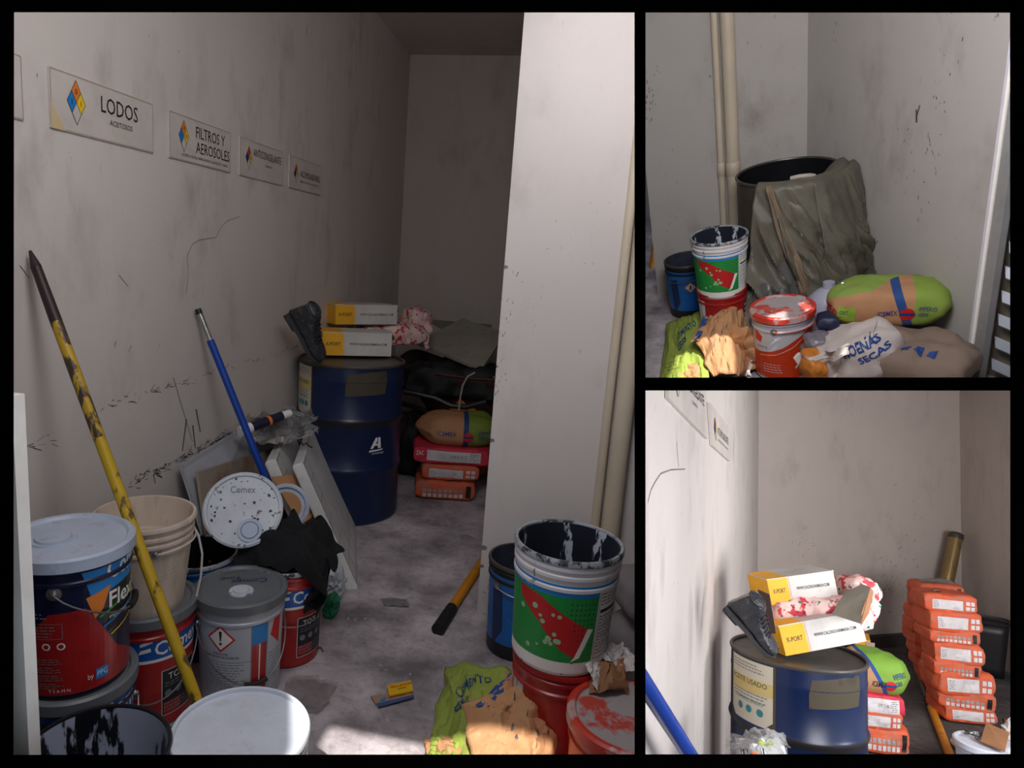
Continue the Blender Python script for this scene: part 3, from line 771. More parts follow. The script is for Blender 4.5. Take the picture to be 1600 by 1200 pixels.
def board(name, label, pts, th, m, cat='board', n=None, group=None, bevel=0):
    c = sum((Vector(p) for p in pts), Vector()) / 4; c.z = min(p[2] for p in pts)
    t = thing(name, label, cat, c, group=group)
    nn = n or (Vector(pts[1]) - Vector(pts[0])).cross(Vector(pts[2]) - Vector(pts[0]))
    G(off=c).slab(pts, nn, th).build('sheet', m, t, smooth=False, bevel=bevel); return t
board('wooden_board', 'large grey board tilted across the wheelbarrow in the left room', [YP(652, 535, 4.75), YP(722, 497, 5.25), YP(790, 520, 5.0), YP(752, 577, 4.45)], .02, plywood)
board('wooden_board', 'narrow dark board sticking up behind the wheelbarrow of the left room', [YP(660, 498, 5.3), YP(768, 507, 5.3), YP(768, 524, 5.28), YP(700, 520, 5.28)], .015, P('dusty_board', 120, 112, 104, .8))
bag('rag_heap', 'black plastic rags filling the wheelbarrow behind the left drum', 'rags', (-.66, 4.62, .56), .1, .8, .44, .20, rubber, seed=8, nz=.07, fr=9, pinch=.3)
t = thing('hose', 'black hose sagging below the wheelbarrow tray in the left room', 'hose', YP(700, 630, 4.3))
G(off=t.location).tube([YP(x, y, 4.3) for x, y in ((632, 612), (650, 615), (680, 622), (705, 634), (728, 636), (760, 628))], .018, 8).build('hose_tube', black_pl, t)
t = thing('wire_loop', 'thin white wire looping down from the wheelbarrow onto the cement sack', 'wire', YP(720, 640, 4.25))
G(off=t.location).tube([YP(x, y, 4.2) for x, y in ((742, 582), (731, 588), (723, 602), (719, 622), (717, 642))], .006, 6).build('wire', flat(170, 165, 160), t)
# stack of sacks on the floor at the right of the drum
def om_front(d, L, H, alt=0, rnd=random.Random(5)):
    if alt == 0: d.rect(-L * .36, H * .22, L * .22, H * .72, label_w, 0).greek(-L * .34, H * .28, -L * .22, H * .66, 5, inkGrey, 1, rnd)
    if alt == 0:
        for k in range(2):
            for j in range(2): d.rect(L * (.27 + .09 * k), H * (.25 + .27 * j), L * (.34 + .09 * k), H * (.44 + .27 * j), label_w, 0)
    if alt == 1:
        for k in range(8): d.rect(-L * .36 + k * L * .085, H * .18, -L * .36 + k * L * .085 + L * .06, H * .36, label_w, 0); d.rect(-L * .36 + k * L * .085, H * .42, -L * .36 + k * L * .085 + L * .06, H * .58, label_g, 0)
        d.rect(L * .34, H * .2, L * .42, H * .8, inkK, 0)
S1 = [((648, 784), (744, 784), 0.0), ]
a, L, rz = base2((646, 780), (742, 786), 0)
zs = [0, .125, .235, .345]
def stackc(a, rz, L, W, dx=0, dy=0): return a + Matrix.Rotation(rz, 3, 'Z') @ Vector((L / 2 + dx, W / 2 + dy, 0))
W_ = .34
for k, (dx, LL, z, H, alt, lab) in enumerate(((0, L, 0, .13, 1, 'orange mortar sack at the bottom of the pile right of the left drum'), (.02, L * .94, .128, .105, 0, 'orange mortar sack second from the floor right of the left drum'))):
    c = stackc(a, rz, L, W_, dx); c.z = z
    bag('mortar_sack', lab, 'sack', c, rz + .03 * k, LL, W_, H, orange_bag, 'orange mortar sacks', lambda d, LL=LL, H=H, alt=alt: om_front(d, LL, H, alt), seed=20 + k, pinch=.3)
c = stackc(a, rz, L, W_, .03); c.z = .232
pb = lambda L, H: (lambda d: (d.rect(-L * .32, H * .2, L * .38, H * .82, label_w, 0), d.text('GRM 30 00 22', -L * .02, H * .42, H * .22, inkGrey, 1, width=L * .22), d.greek(L * .24, H * .25, L * .36, H * .75, 5, inkGrey, 1, random.Random(1)), d.text('ZAC', -L * .46, H * .5, H * .25, inkW, 1, width=L * .1)))
bag('mortar_sack', 'pink-red sack with a white label strip right of the left drum', 'sack', c, rz - .02, .47, W_, .105, pink_bag, None, pb(.47, .105), seed=31, pinch=.15, nz=.006)
cemex_zone = [((1, 0, 0), .05, .30, srgb(120, 142, 54), .0), ((1, 0, 0), .02, .05, srgb(24, 60, 120), 0)]
cem = mat('kraft_cement_sack', srgb(186, 134, 94), .75, dirt=srgb(120, 90, 66), damt=.5, dscale=6, zones=cemex_zone, bmp=.3, bscale=12)
def cemex_deco(L, H, s=1):
    return lambda d: (d.text('/CEMEX', -L * .26, H * .42, .026 * s, inkB, 1, width=.12 * s, bold=.01), d.circle(L * .09, H * .42, .030 * s, inkR, 1), d.rect(L * .09 - .03 * s, H * .42 - .006, L * .09 + .03 * s, H * .42 + .006, inkB, 2),
                      d.text('CEMENTO', L * .2, H * .52, .022 * s, inkB, 1, width=.11 * s), d.text('GRIS', L * .2, H * .34, .026 * s, inkB, 1, width=.06 * s))
c = stackc(a, rz, L, W_, .07); c.z = .332
bag('cement_sack', 'plump brown and green cement sack topping the pile right of the left drum', 'sack', c, rz, .55, .34, .19, cem, None, cemex_deco(.55, .19), seed=41, pinch=.8, nz=.018, cor=.3)
c = stackc(a, rz, L, W_, .16, .42); c.z = 0
bag('rubble_sack', 'orange-yellow sack behind the cement sack in the left room', 'sack', c, rz, .36, .26, .60, P('ochre_sack', 196, 118, 34, .7), seed=44, pinch=.4, nz=.04)
t = thing('rag_heap', 'dark rubbish on the floor between drum and mortar sacks', 'rags', FL(640, 735)); 
G().cushion(.22, .4, .4, seed=55, pinch=.5, nz=.08, fr=8).build('rags', rubber, t, angle=180)

# ---- things leaning on the left wall
board('panel_sheet', 'tall pale sheet leaning flat against the left wall', [XP(281, 727, -1.46), XP(388, 663, -1.47), FL(440, 800) * 0 + XP(400, 860, -1.36), XP(316, 835, -1.34)], .006, P('pale_sheet', 176, 178, 186, .4), 'panel', n=(-1, 0, 0))
t = board('stained_board', 'brown stained board leaning behind the white bucket lid', [XP(309, 738, -1.40), XP(462, 690, -1.42), XP(500, 830, -1.28), XP(330, 880, -1.28)], .012, card_dirty, n=(-1, 0, 0))
# two enamelled light panels tied together
def lightpanel(label, dx, dark):
    A, B = FL(560, 921), FL(556, 821); Dp = YP(472, 722, A.y + .02); Cp = YP(489, 669, B.y)
    q = Vector((dx, 0, 0)); pts = [A + q, B + q, Cp + q, Dp + q]
    t = thing('light_panel', label, 'light panel', (A + B) / 2 + q, group='white light panels leaning in the left room')
    e1 = (pts[1] - pts[0]); e2 = (pts[3] - pts[0]); n = e1.cross(e2).normalized(); n = n if n.x < 0 else -n
    G(off=t.location).slab(pts, n, .05).build('tray', panel_m, t, smooth=False, bevel=.006)
    L1, L2 = e1.length, e2.length; mp = planemap(pts[0] - t.location, e1, e2)
    if mp(0, 0, 1).x < mp(0, 0, 0).x: mp0 = mp; mp = lambda u, v, o: mp0(u, v, -o)
    d = D(); gl = flat(138, 136, 134)
    for k in range(1, 6): d.line(.03, L2 * k / 6, L1 - .03, L2 * k / 6, .004, gl, 0)
    for k in range(1, 5): d.line(L1 * k / 5, .03, L1 * k / 5, L2 - .03, .004, gl, 0)
    d.frame(.02, .02, L1 - .02, L2 - .02, .006, gl, 0); d.rect(L1 * .36, L2 * .8, L1 * .6, L2 * .9, flat(140, 138, 136), 1)
    d.build('diffuser_grid', mp, t, step=None)
    return t
lightpanel('white gridded light panel with its corner on the floor, front one of the pair', 0, 0)
lightpanel('white light panel tucked behind the gridded front panel by the blue drum', -.13, 1)
t = thing('cable', 'short black cable end sticking over the white light panels', 'cable', YP(480, 690, 3.0))
G(off=t.location).tube([YP(x, y, 3.0) for x, y in ((464, 686), (470, 690), (474, 696), (478, 692), (484, 698), (488, 699))], .004, 6).build('cable_end', black_pl, t)
# film and cartridge
t = thing('plastic_bag', 'crumpled clear plastic bag draped over the boards by the left drum', 'plastic bag', YP(436, 690, 3.0))
def bagfn(u, v):
    p = YP(384 + 108 * u, 648 + 50 * v - 14 * u, 2.95 + .25 * math.sin(PI * v)); k = Vector((u * 5, v * 5, 1)); return p + noise.noise_vector(k) * .05 + noise.noise_vector(k * 3) * .02
G(off=t.location).surf(bagfn, 30, 18).build('film', clear, t, smooth=False)
G(off=t.location).surf(lambda u, v: bagfn(.1 + u * .55, v * .9 + .1) + Vector((0, .03, -.01)), 16, 10).build('white_wadding', white_paper, t, smooth=False)
t = thing('sealant_tube', 'dark blue sealant tube with a white cap on the plastic bag', 'tube', YP(420, 655, 2.85))
A, B = YP(392, 668, 2.8), YP(440, 650, 2.95); Dv = (B - A).normalized()
G(off=t.location).tube([A, B], .022, 20).build('barrel', inkNav, t); G(off=t.location).tube([B, B + Dv * .05], .018, 16).build('cap', inkW, t)
G(off=t.location).tube([A + Dv * .09, A + Dv * .105], .0225, 20).build('orange_band', inkO, t); G(off=t.location).tube([A - Dv * .06, A], .024, 20).build('nozzle_end', inkW, t)

# ---- poles
def pole(name, label, A, B, segs, cat='pole', group=None):
    """segs: (from, to, radius, material, part name) along A..B"""
    t = thing(name, label, cat, A, group=group); A, B = Vector(A), Vector(B); dd = B - A
    for f0, f1, r_, m, nm in segs:
        rr = r_ if isinstance(r_, tuple) else (r_, r_)
        G(off=A).tube([A + dd * (f0 + (f1 - f0) * k / 6) for k in range(7)], [rr[0] + (rr[1] - rr[0]) * k / 6 for k in range(7)], 12).build(nm, m, t)
    return t
pole('digging_bar', 'chipped yellow digging bar with a black tip leaning on the left wall', FL(370, 1265), XP(47, 392, XW + .02), [(0, .66, (.0160, .0160), yellow_bar, 'shaft'), (.66, .87, .0160, yellow_scr, 'scraped_shaft'), (.87, .97, (.0162, .014), bar_tip, 'blade'), (.97, 1.0, (.015, .004), bar_tip, 'point')], 'bar')
pole('broom_pole', 'blue pole with a steel end leaning on the wall of the left room', XP(428, 780, -1.14), XP(309, 483, XW + .02), [(0, .84, .0155, blue_pole_m, 'sleeve'), (.84, .98, .0115, chrome, 'steel_tube'), (.975, 1, .013, black_pl, 'end_cap')])
A = FL(684, 984, .022); B = FL(745, 890, .022); dd = B - A
pole('wooden_pole', 'yellow pole with a black rubber end lying on the floor by the pillar', A, A + dd * 3.2, [(0, .10, (.027, .025), rubber, 'rubber_end'), (.09, .42, .021, yellow_wood, 'shaft'), (.42, 1, .018, rubber, 'dark_shaft')])

# ---- pails
def comex_red(d, brand=True):
    d.rect(-.26, .005, .26, .24, red_tin, 0); d.rect(-.40, .24, .40, .315, blue_tin2, 0); d.rect(-.42, .232, .42, .242, inkW, 1)
    d.text('Comex', .02, .255, .045, inkW, 2, width=.17, bold=.015); d.poly([(-.02, .29), (.015, .30), (.012, .31), (-.02, .30)], inkW, 2); d.poly([(-.025, .265), (.01, .272), (.008, .284), (-.02, .278)], inkW, 2)
    d.rect(.04, .04, .17, .195, inkNav2, 1); d.frame(.04, .04, .17, .195, .002, inkW, 2); d.text('TOTAL', .06, .16, .022, inkW, 2, width=.09)
    d.greek(.05, .135, .16, .155, 2, inkGrey, 2, random.Random(3))
    for k in range(3): d.circle(.06 + .035 * k, .115, .011, inkGrey, 2)
    d.rect(.045, .045, .105, .085, red_tin, 2); d.greek(.045, .05, .16, .085, 3, inkGrey, 3, random.Random(8))
blue_tin2 = flat(20, 88, 176, .35); inkNav2 = flat(22, 26, 36)
def comex_flexi(d):
    d.rect(-.32, .01, .36, .352, navy, 0)
    d.poly([(-.20, .05), (-.05, .23), (.03, .235), (.11, .10), (.20, .04), (.20, .012), (-.25, .012), (-.25, .03)], red_tin, 1)
    d.poly([(.015, .352), (.24, .352), (.24, .285), (.045, .25)], inkSky, 1); d.text('Comex', .08, .292, .050, inkW, 3, width=.16, bold=.02)
    d.poly([(.03, .26), (.09, .275), (.07, .22), (.05, .20)], inkO, 2); d.poly([(.09, .262), (.15, .27), (.15, .18), (.08, .15)], inkK, 2)
    d.text('Flexi', .085, .215, .042, inkW, 4, width=.10, bold=.02); d.text('Comex', .155, .215, .02, inkY, 4, width=.07)
    d.line(.06, .20, .16, .235, .006, inkG, 4); d.line(.07, .17, .17, .20, .006, inkSky, 4); d.line(.09, .14, .18, .165, .004, inkY, 4); d.text('impermeable', .085, .185, .012, inkW, 5, width=.08)
    r_ = random.Random(12)
    d.frame(-.115, .165, -.022, .205, .0012, inkGrey, 2); d.greek(-.11, .168, -.027, .2, 4, inkGrey, 2, r_); d.greek(-.21, .17, -.125, .20, 3, inkGrey, 2, r_); d.frame(-.21, .165, -.122, .205, .0012, inkGrey, 2)
    d.greek(-.18, .215, -.04, .235, 2, inkGrey, 2, r_)
    for k in range(3): d.circle(-.092 + .033 * k, .145, .0095, inkW, 2); d.circle(-.092 + .033 * k, .145, .006, red_tin, 3)
    for q in range(4): d.circle(-.135, .105 - .022 * q, .007, inkGrey, 2); d.greek(-.12, .095 - .022 * q, -.02, .113 - .022 * q, 3, inkGrey, 2, r_)
    d.text('by', .03, .04, .014, inkW, 3, width=.014); d.rect(.05, .033, .082, .062, inkSky, 2); d.text('PPG', .053, .041, .015, inkW, 4, width=.026); d.text('T S A M N', -.06, .02, .009, inkW, 3, width=.05)
def comex_blue(d): d.rect(-.30, .02, .40, .36, blue_tin2, 0).text('Comex', .04, .285, .055, inkW, 2, width=.20, bold=.02).rect(-.3, .02, .4, .15, navy, 1).poly([(-.03, .32), (.02, .33), (.02, .345), (-.02, .34)], inkW, 2).poly([(-.03, .30), (.02, .30), (.02, .31), (-.02, .31)], inkW, 2)
def solvent(d):
    d.rect(-.24, .02, .36, .34, flat(180, 186, 196, .4), 0); r_ = random.Random(4)
    s = .043; c = (-.062, .262)
    d.poly([(c[0] - s - .004, c[1]), (c[0], c[1] - s - .004), (c[0] + s + .004, c[1]), (c[0], c[1] + s + .004)], inkR, 1); d.poly([(c[0] - s + .004, c[1]), (c[0], c[1] - s + .004), (c[0] + s - .004, c[1]), (c[0], c[1] + s - .004)], inkW, 2)
    d.poly([(c[0] - .005, c[1] + .026), (c[0] + .005, c[1] + .026), (c[0] + .002, c[1] - .008), (c[0] - .002, c[1] - .008)], inkK, 3); d.circle(c[0], c[1] - .017, .0045, inkK, 3)
    d.text('ATENCION', -.09, .205, .008, inkK, 2, width=.05); d.text('PELIGRO DE USO DE SOLVENTES', -.125, .193, .008, inkK, 2, width=.12); d.line(-.15, .18, .035, .18, .001, inkK, 1)
    d.greek(-.13, .06, .02, .175, 12, inkGrey, 1, r_, .25)
    d.rect(.035, .03, .085, .235, red_tin, 1); d.rect(.035, .235, .085, .305, inkSky, 1); d.line(.033, .03, .033, .31, .0015, inkK, 2); d.line(.087, .03, .087, .31, .0015, inkK, 2); d.line(.06, .03, .06, .235, .004, inkW, 3)
    d.poly([(.10, .25), (.145, .20), (.15, .30), (.12, .32)], inkR, 1); d.greek(.095, .09, .16, .19, 8, inkGrey, 1, r_, .25); d.frame(.095, .05, .17, .085, .001, inkGrey, 1)
white_rings = P('white_tin_with_drips', 214, 210, 214, .4, dirt=srgb(26, 22, 28), damt=.8, dscale=13, dlo=.64, dhi=.67, stretch=(2.2, 2.2, .6))
def watermelon(d):
    gg = flat(28, 140, 62, .4); red = flat(190, 34, 36, .4); r_ = random.Random(6)
    d.rect(-.40, .012, .46, .27, inkW, 0); d.rect(-.40, .235, .10, .268, inkSky, 1); d.rect(.10, .258, .46, .268, inkSky, 1); d.rect(-.40, .045, .10, .235, gg, 1)
    d.text('COMEX', -.145, .243, .018, inkW, 3, width=.06)
    d.poly([(-.13, .235), (-.06, .225), (.075, .145), (.045, .06), (.0, .085), (-.06, .15), (-.125, .20)], red, 2)
    d.poly([(.075, .145), (.092, .143), (.06, .06), (.035, .048), (.045, .06), (.06, .10)], inkW, 3); d.poly([(.092, .143), (.1, .14), (.072, .065), (.04, .042), (.035, .048), (.06, .06)], gg, 3)
    for i in range(8):
        for j in range(12):
            if i * .012 + j * .004 > .06: d.rect(.0 + i * .012, .05 + j * .015, .004 + i * .012, .054 + j * .015, inkK, 2)
    for k in range(14): u, v = r_.uniform(-.13, .03), r_.uniform(.07, .2); d.circle(u, v, r_.uniform(.003, .009), flat(150, 190, 150, .6), 4)
    d.frame(.105, .05, .235, .25, .0015, inkK, 1); d.greek(.11, .205, .23, .245, 4, inkGrey, 1, r_); d.rect(.11, .185, .195, .195, inkK, 1); d.greek(.11, .06, .23, .18, 12, inkGrey, 1, r_)
    for q in (.09, .12, .15): d.frame(.11, q, .225, q + .022, .001, inkGrey, 2)
def redlow(d): d.rect(-.35, .0, .40, .33, red_tin, 0).rect(-.16, .0, -.10, .33, label_w, 1).line(-.13, .0, -.13, .33, .002, inkK, 2).rect(.13, .05, .2, .3, flat(120, 24, 28), 1).greek(.14, .06, .19, .29, 8, inkW, 2, random.Random(2))
def bluehaz(d):
    d.rect(-.30, .03, .35, .33, flat(30, 104, 182, .35), 0); r_ = random.Random(5); s = .038; c = (.01, .225)
    d.poly([(c[0] - s, c[1]), (c[0], c[1] - s), (c[0] + s, c[1]), (c[0], c[1] + s)], inkR, 1); s -= .006; d.poly([(c[0] - s, c[1]), (c[0], c[1] - s), (c[0] + s, c[1]), (c[0], c[1] + s)], label_w, 2)
    d.rect(c[0] - .004, c[1] - .015, c[0] + .004, c[1] + .015, inkK, 3); d.rect(-.05, .08, .05, .18, flat(24, 104, 196), 1); d.greek(-.045, .085, .045, .175, 9, inkSky, 2, r_); d.poly([(-.12, .27), (-.07, .28), (-.06, .12), (-.11, .03)], flat(30, 50, 90), 1); d.rect(-.3, .01, .35, .06, black_pl, 1)
def red_bail(z=.29, drop=.12, g=None, a=0): return dict(z=z, drop=drop, grip=g, a=a)

GP = 'paint pails of the left room'
c = FL(108, 842, .735)
pail('paint_pail', 'blue pail at the floor carrying the navy and red paint pail', 'pail', c + Vector((.005, .0, 0)), .365, .146, shell=navy, rim=tin_rim, inner=dark_in, lid=lid_grey, deco=comex_blue, handle=red_bail(.27, .12), spout=False)
pail('paint_pail', 'navy and red paint pail with a pale lid, upper one at far left', 'pail', c, .735, .150, h=.36, shell=navy, lid=lid_white, rim=tin_rim, deco=comex_flexi, handle=dict(z=.285, drop=.10, grip=black_pl, a=1.32), spout=(-.035, .0, .042), lidtop=lid_white)
c = FL(229, 937, .37)
pail('paint_pail', 'red and blue paint pail beneath the beige bucket', 'pail', c, .37, .150, shell=red_tin, rim=tin_rim, lid=lid_grey, deco=comex_red, handle=red_bail(.3, .2), spout=False)
cb = FL(226, 802, .665)
pail('bucket', 'open beige plastic bucket standing on the red paint pail', 'bucket', (cb.x, cb.y), .665, .150, h=.295, taper=.76, shell=beige_pl, inner=beige_pl, rim=beige_pl, fill=.20, handle=dict(z=.22, drop=-.0, m=flat(206, 196, 186), grip=None, a=PI / 2 + .2), rings=(.88, .8, .72),
     deco=lambda d: [d.greek(.02, .12, .14, .17, 4, P_tan, 0, random.Random(4), .12)])
t = thing('bucket_bail', 'white wire bail hanging at the right of the beige bucket', 'bail', FL(312, 900, .4)); t.hide_render = False
G(off=t.location).tube([FL(300, 818, .62), FL(310, 836, .58), FL(316, 865, .52), FL(314, 900, .44), FL(306, 936, .37)], .0035, 6).build('wire', flat(214, 206, 200), t)
c = FL(377, 918, .37)
pail('paint_pail', 'grey solvent pail with a red warning diamond and closed grey lid', 'pail', c, .37, .146, shell=grey_tin, rim=tin_rim, lid=lid_grey, deco=solvent, handle=dict(z=.285, drop=.185, grip=black_pl, a=.35), spout=(.0, -.035, .026), lidtop=white_dirty,
     liddeco=lambda d: (d.text('Comex', .085, .05, .030, flat(36, 60, 96), 1, width=.12, rot=PI, bold=.01), d.text('Total', .0, .075, .018, inkK, 1, width=.07, rot=PI + .1)))
c = FL(450, 872, .37)
pail('paint_pail', 'red and blue paint pail with a black cloth over its rim', 'pail', c, .37, .138, shell=red_tin, rim=tin_rim, inner=dark_in, fill=.30, deco=comex_red, handle=dict(z=.27, drop=.10, grip=None, a=.3))
tt = thing('cloth', 'black cloth with a white print hanging over the red pail', 'cloth', (c.x, c.y, .35))
def cl(u, v):
    x = -.15 + .34 * u; y = -.12 + .22 * v; q = Vector((u * 3, v * 3, 5)); z = .045 + .085 * math.sin(PI * u) * (.4 + .6 * v) + .05 * (1 - 2 * abs(noise.noise(q))) - .10 * max(0, u - .80) * 5 * .6 - .07 * max(0, .2 - v) * 5
    return Vector((x, y, z)) + noise.noise_vector(q * 1.5) * .03
G().surf(cl, 40, 30).build('cloth', cloth_k, tt, angle=80)
tt = thing('cloth_tail', 'tail of black cloth falling beside the red pail', 'cloth', (c.x + .135, c.y - .05, .22))
G().surf(lambda u, v: Vector(((u - .5) * .07 + .02 * math.sin(v * 5), -.02 + .03 * math.sin(u * 9 + v * 2), .19 - .2 * v)) + noise.noise_vector(Vector((u * 3, v * 4, 2))) * .02, 10, 14).build('cloth', cloth_k, tt)
tt = thing('wrapper', 'white lettered wrapper lying on the black cloth', 'wrapper', FL(434, 868, .40)); G().surf(lambda u, v: Vector(((u - .5) * .07, (v - .5) * .035, .02 * u + .02)) + noise.noise_vector(Vector((u * 4, v * 4, 7))) * .012, 8, 6).build('foil', white_dirty, tt, smooth=False)
c = FL(306, 862, .37)
pail('paint_pail', 'open blue pail with dark insides behind the solvent pail', 'pail', c, .37, .150, shell=blue_tin, rim=tin_rim, inner=dark_in)
c = FL(150, 1176, .37)
pail('paint_pail', 'open pail coated inside with black and lilac paint, bottom left', 'pail', c, .375, .158, shell=black_pl, inner=blackpail, rim=dark_in, fill=.06)
c = FL(377, 1139, .37)
pail('bucket', 'clean white bucket catching a strip of sun at the bottom of the left room', 'bucket', c, .37, .160, shell=white_pl, rim=white_pl, inner=white_pl, fill=.364, handle=None)
# litter between: orange lid scrap at far left
t = thing('tin_lid', 'rusty orange tin lid wedged at the far left pail', 'lid', FL(44, 1095, .25)); g = G().lathe([(.001, .0), (.055, .002), (.06, .006), (.062, .0)], 30); g.v = [Matrix.Rotation(1.1, 3, 'X') @ v for v in g.v]; g.build('disc', P('rust_orange', 150, 70, 36, .7, dirt=srgb(60, 40, 34), damt=.8, dscale=30), t)
# propped white lid
def disc_lid(name, label, c, n, r, m, deco=None, up=(0, 0, 1), group=None, hole=None):
    n = Vector(n).normalized(); u = Vector(up).cross(n).normalized(); v = n.cross(u)
    t = thing(name, label, 'lid', c, rot=Matrix((u, v, n)).transposed(), group=group)
    pr = [(r - .004, -.022), (r, -.020), (r + .003, .004), (r - .004, .009), (r - .011, .008), (r - .014, 0), (.001, 0)] if not hole else [(r - .004, -.022), (r, -.02), (r + .003, .004), (r - .004, .009), (r - .012, .008), (r - .016, -.004), (hole, -.004), (hole, -.012)]
    G().lathe(pr, 56).build('disc', m, t)
    if deco: deco(t)
    return t
def lid_deco(t):
    s_ = G().lathe([(.044, .0), (.043, .006), (.032, .006), (.030, .001), (.028, .008), (.001, .008)], 30); s_.v = [v + Vector((.028, -.078, 0)) for v in s_.v]; s_.build('spout_ring', flat(170, 184, 206), t)
    D().text('Comex', -.05, .062, .026, inkGrey, 1, width=.09, bold=.01).build('embossed_print', planemap((0, 0, .001), (1, 0, 0), (0, 1, 0)), t, step=None)
    r_ = random.Random(3); d = D()
    for k in range(46):
        a = r_.uniform(0, 2 * PI); q = .145 * math.sqrt(r_.random()); u, v = q * math.cos(a), q * math.sin(a); s_ = r_.uniform(.001, .006)
        d.poly([(u + s_ * math.cos(b) * r_.uniform(.5, 1.5), v + s_ * math.sin(b) * r_.uniform(.5, 1.5)) for b in [2 * PI * j / 7 for j in range(7)]], inkK, 0)
    d.build('paint_spatter', planemap((0, 0, .0012), (1, 0, 0), (0, 1, 0)), t, step=None)
p = YP(380, 796, 2.20)
disc_lid('pail_lid', 'paint-spattered white pail lid propped upright among the pails', p, Vector((.28, -.72, .62)), .138, white_dirty, lid_deco)
disc_lid('pail_lid', 'pale ring-shaped lid standing behind the spattered lid', YP(447, 792, 2.48), Vector((.25, -.8, .35)), .090, lid_white, hole=.06)
board('cardboard_flap', 'torn ochre cardboard between the stained board and light panels', [XP(425, 745, -1.22), XP(470, 740, -1.15), XP(500, 800, -1.05), XP(470, 820, -1.08)], .004, kraft, 'cardboard')
t = thing('netting', 'scrap of green netting on the floor by the red pail', 'netting', FL(516, 962)); G().cushion(.06, .07, .10, n=(10, 8, 6), nz=.03, fr=20, seed=2).build('tangle', green_mesh_m, t, smooth=False)
t = thing('foil_scrap', 'crumpled pale film between the red pail and the light panel', 'wrapper', FL(520, 940)); G().cushion(.08, .07, .16, n=(10, 8, 8), nz=.03, fr=20, seed=9).build('film', white_dirty, t, smooth=False)

# right-hand side
PB = FL(819, 872, .37)
pail('paint_pail', 'scratched blue pail with a warning diamond at the pillar of the left room', 'pail', PB, .37, .135, shell=black_pl, rim=drum_rim, inner=slate_in, deco=bluehaz, handle=dict(z=.29, drop=.03, grip=None, a=.8), fill=.1)
c = FL(889, 845, .735)
pail('paint_pail', 'red pail beneath the watermelon-printed pail in the left room', 'pail', (c.x + .01, c.y + .01), .395, .138, h=.395, shell=red_tin, rim=red_tin, deco=redlow, handle=None)
pail('paint_pail', 'open white pail printed with a red and green watermelon, left room', 'pail', c, .735, .150, h=.335, shell=white_rings, inner=dark_splash, rim=tin_rim, deco=watermelon, handle=None, rings=(.93, .86, .76))
# orange lidded pail at right edge
c = FL(984, 1124, .37)
pail('paint_pail', 'orange pail with a red-smeared lid in the sun of the left room', 'pail', c, .375, .152, shell=orange_pl, lid=red_lid, lidring=red_ring, rim=orange_pl, spout=False)
# torn paper and cement bag
t = thing('torn_paper', 'torn brown and white paper scrap standing by the watermelon pail, left room', 'paper', YP(945, 1060, 1.95))
sheet(t, 'brown_side', [YP(920, 1086, 1.70), YP(985, 1086, 1.74), YP(975, 1030, 1.84), YP(925, 1022, 1.84)], card, n=(16, 12), amp=.02, seed=3, bul=.02)
sheet(t, 'white_torn_edge', [YP(934, 1035, 1.80), YP(994, 1050, 1.78), YP(985, 1018, 1.85), YP(940, 1003, 1.88)], white_paper, n=(20, 10), amp=.02, seed=9, ruff=.012, smooth=False)
sheet(t, 'white_torn_side', [YP(908, 1036, 1.76), YP(932, 1078, 1.70), YP(938, 1040, 1.80), YP(922, 1012, 1.83)], white_paper, n=(12, 10), amp=.015, seed=12, ruff=.008, smooth=False)
green_sack = P('green_printed_sack', 152, 170, 74, .7, dirt=srgb(170, 138, 96), damt=.7, dscale=7, dlo=.56, dhi=.68, bmp=.3, bscale=14)
blue_stripe = P('blue_printed_stripe', 44, 84, 150, .7, bmp=.3)
def empty_sack(label, Q, K, seed):
    """Q: a pixel and a height -> point; K: the corners of each face of the crumpled sack"""
    c = sum((Q(*k) for k in K['flap']), Vector()) / 4; c.z = 0
    t = thing('empty_cement_sack', label, 'sack', c)
    for nm, m, sd, bu, am in (('green_side', green_sack, 1, .03, .022), ('back_fold', kraft, 2, .02, .014), ('flap', kraft, 3, .05, .020), ('side_fold', kraft, 4, .02, .016), ('blue_stripe', blue_stripe, 1, .0, .006), ('foot', kraft, 5, .02, .02)):
        if nm not in K: continue
        f = sheet(t, nm if nm != 'flap' else 'kraft_flap', [Q(*k) for k in K[nm]], m, n=(34, 26) if nm in ('flap', 'green_side') else (18, 16), bul=bu, amp=am, seed=seed + sd, ang=28, fr=3.4)
        if nm == 'green_side':
            d = D(); d.text('CEMENTO', .42, .60, .075, inkB, 1, width=.42, rot=.55, bold=.01); d.text('GRIS', .40, .46, .085, inkB, 1, width=.24, rot=.5, bold=.01); d.greek(.15, .12, .5, .34, 6, flat(104, 124, 50), 1, random.Random(3), .12)
            d.build('print', lambda u, v, o, f=f: f(u, v, o + .003) - t.location, t, step=.06, stepv=.06)
        if nm == 'flap':
            d = D(); r_ = random.Random(seed)
            for k in range(12):
                u, v = r_.uniform(.2, .95), r_.uniform(.35, .95); w_ = r_.uniform(.015, .03); d.poly([(u, v), (u + w_, v + .01), (u + w_ * 1.3, v + .06 + r_.random() * .05), (u + .3 * w_, v + .05)], flat(86, 82, 92, .8), 0)
            d.build('cement_smears', lambda u, v, o, f=f: f(u, v, o + .003) - t.location, t, step=.06, stepv=.06)
    # the filled belly under the sheets
    G(off=t.location).surf(quad([Q(*k[:2], k[2] * .5) for k in K['flap']], bul=.02, amp=.01, seed=seed), 8, 8).build('inner_ply', kraft, t)
    return t
QZ = lambda x, y, z: FL(x, y, z)
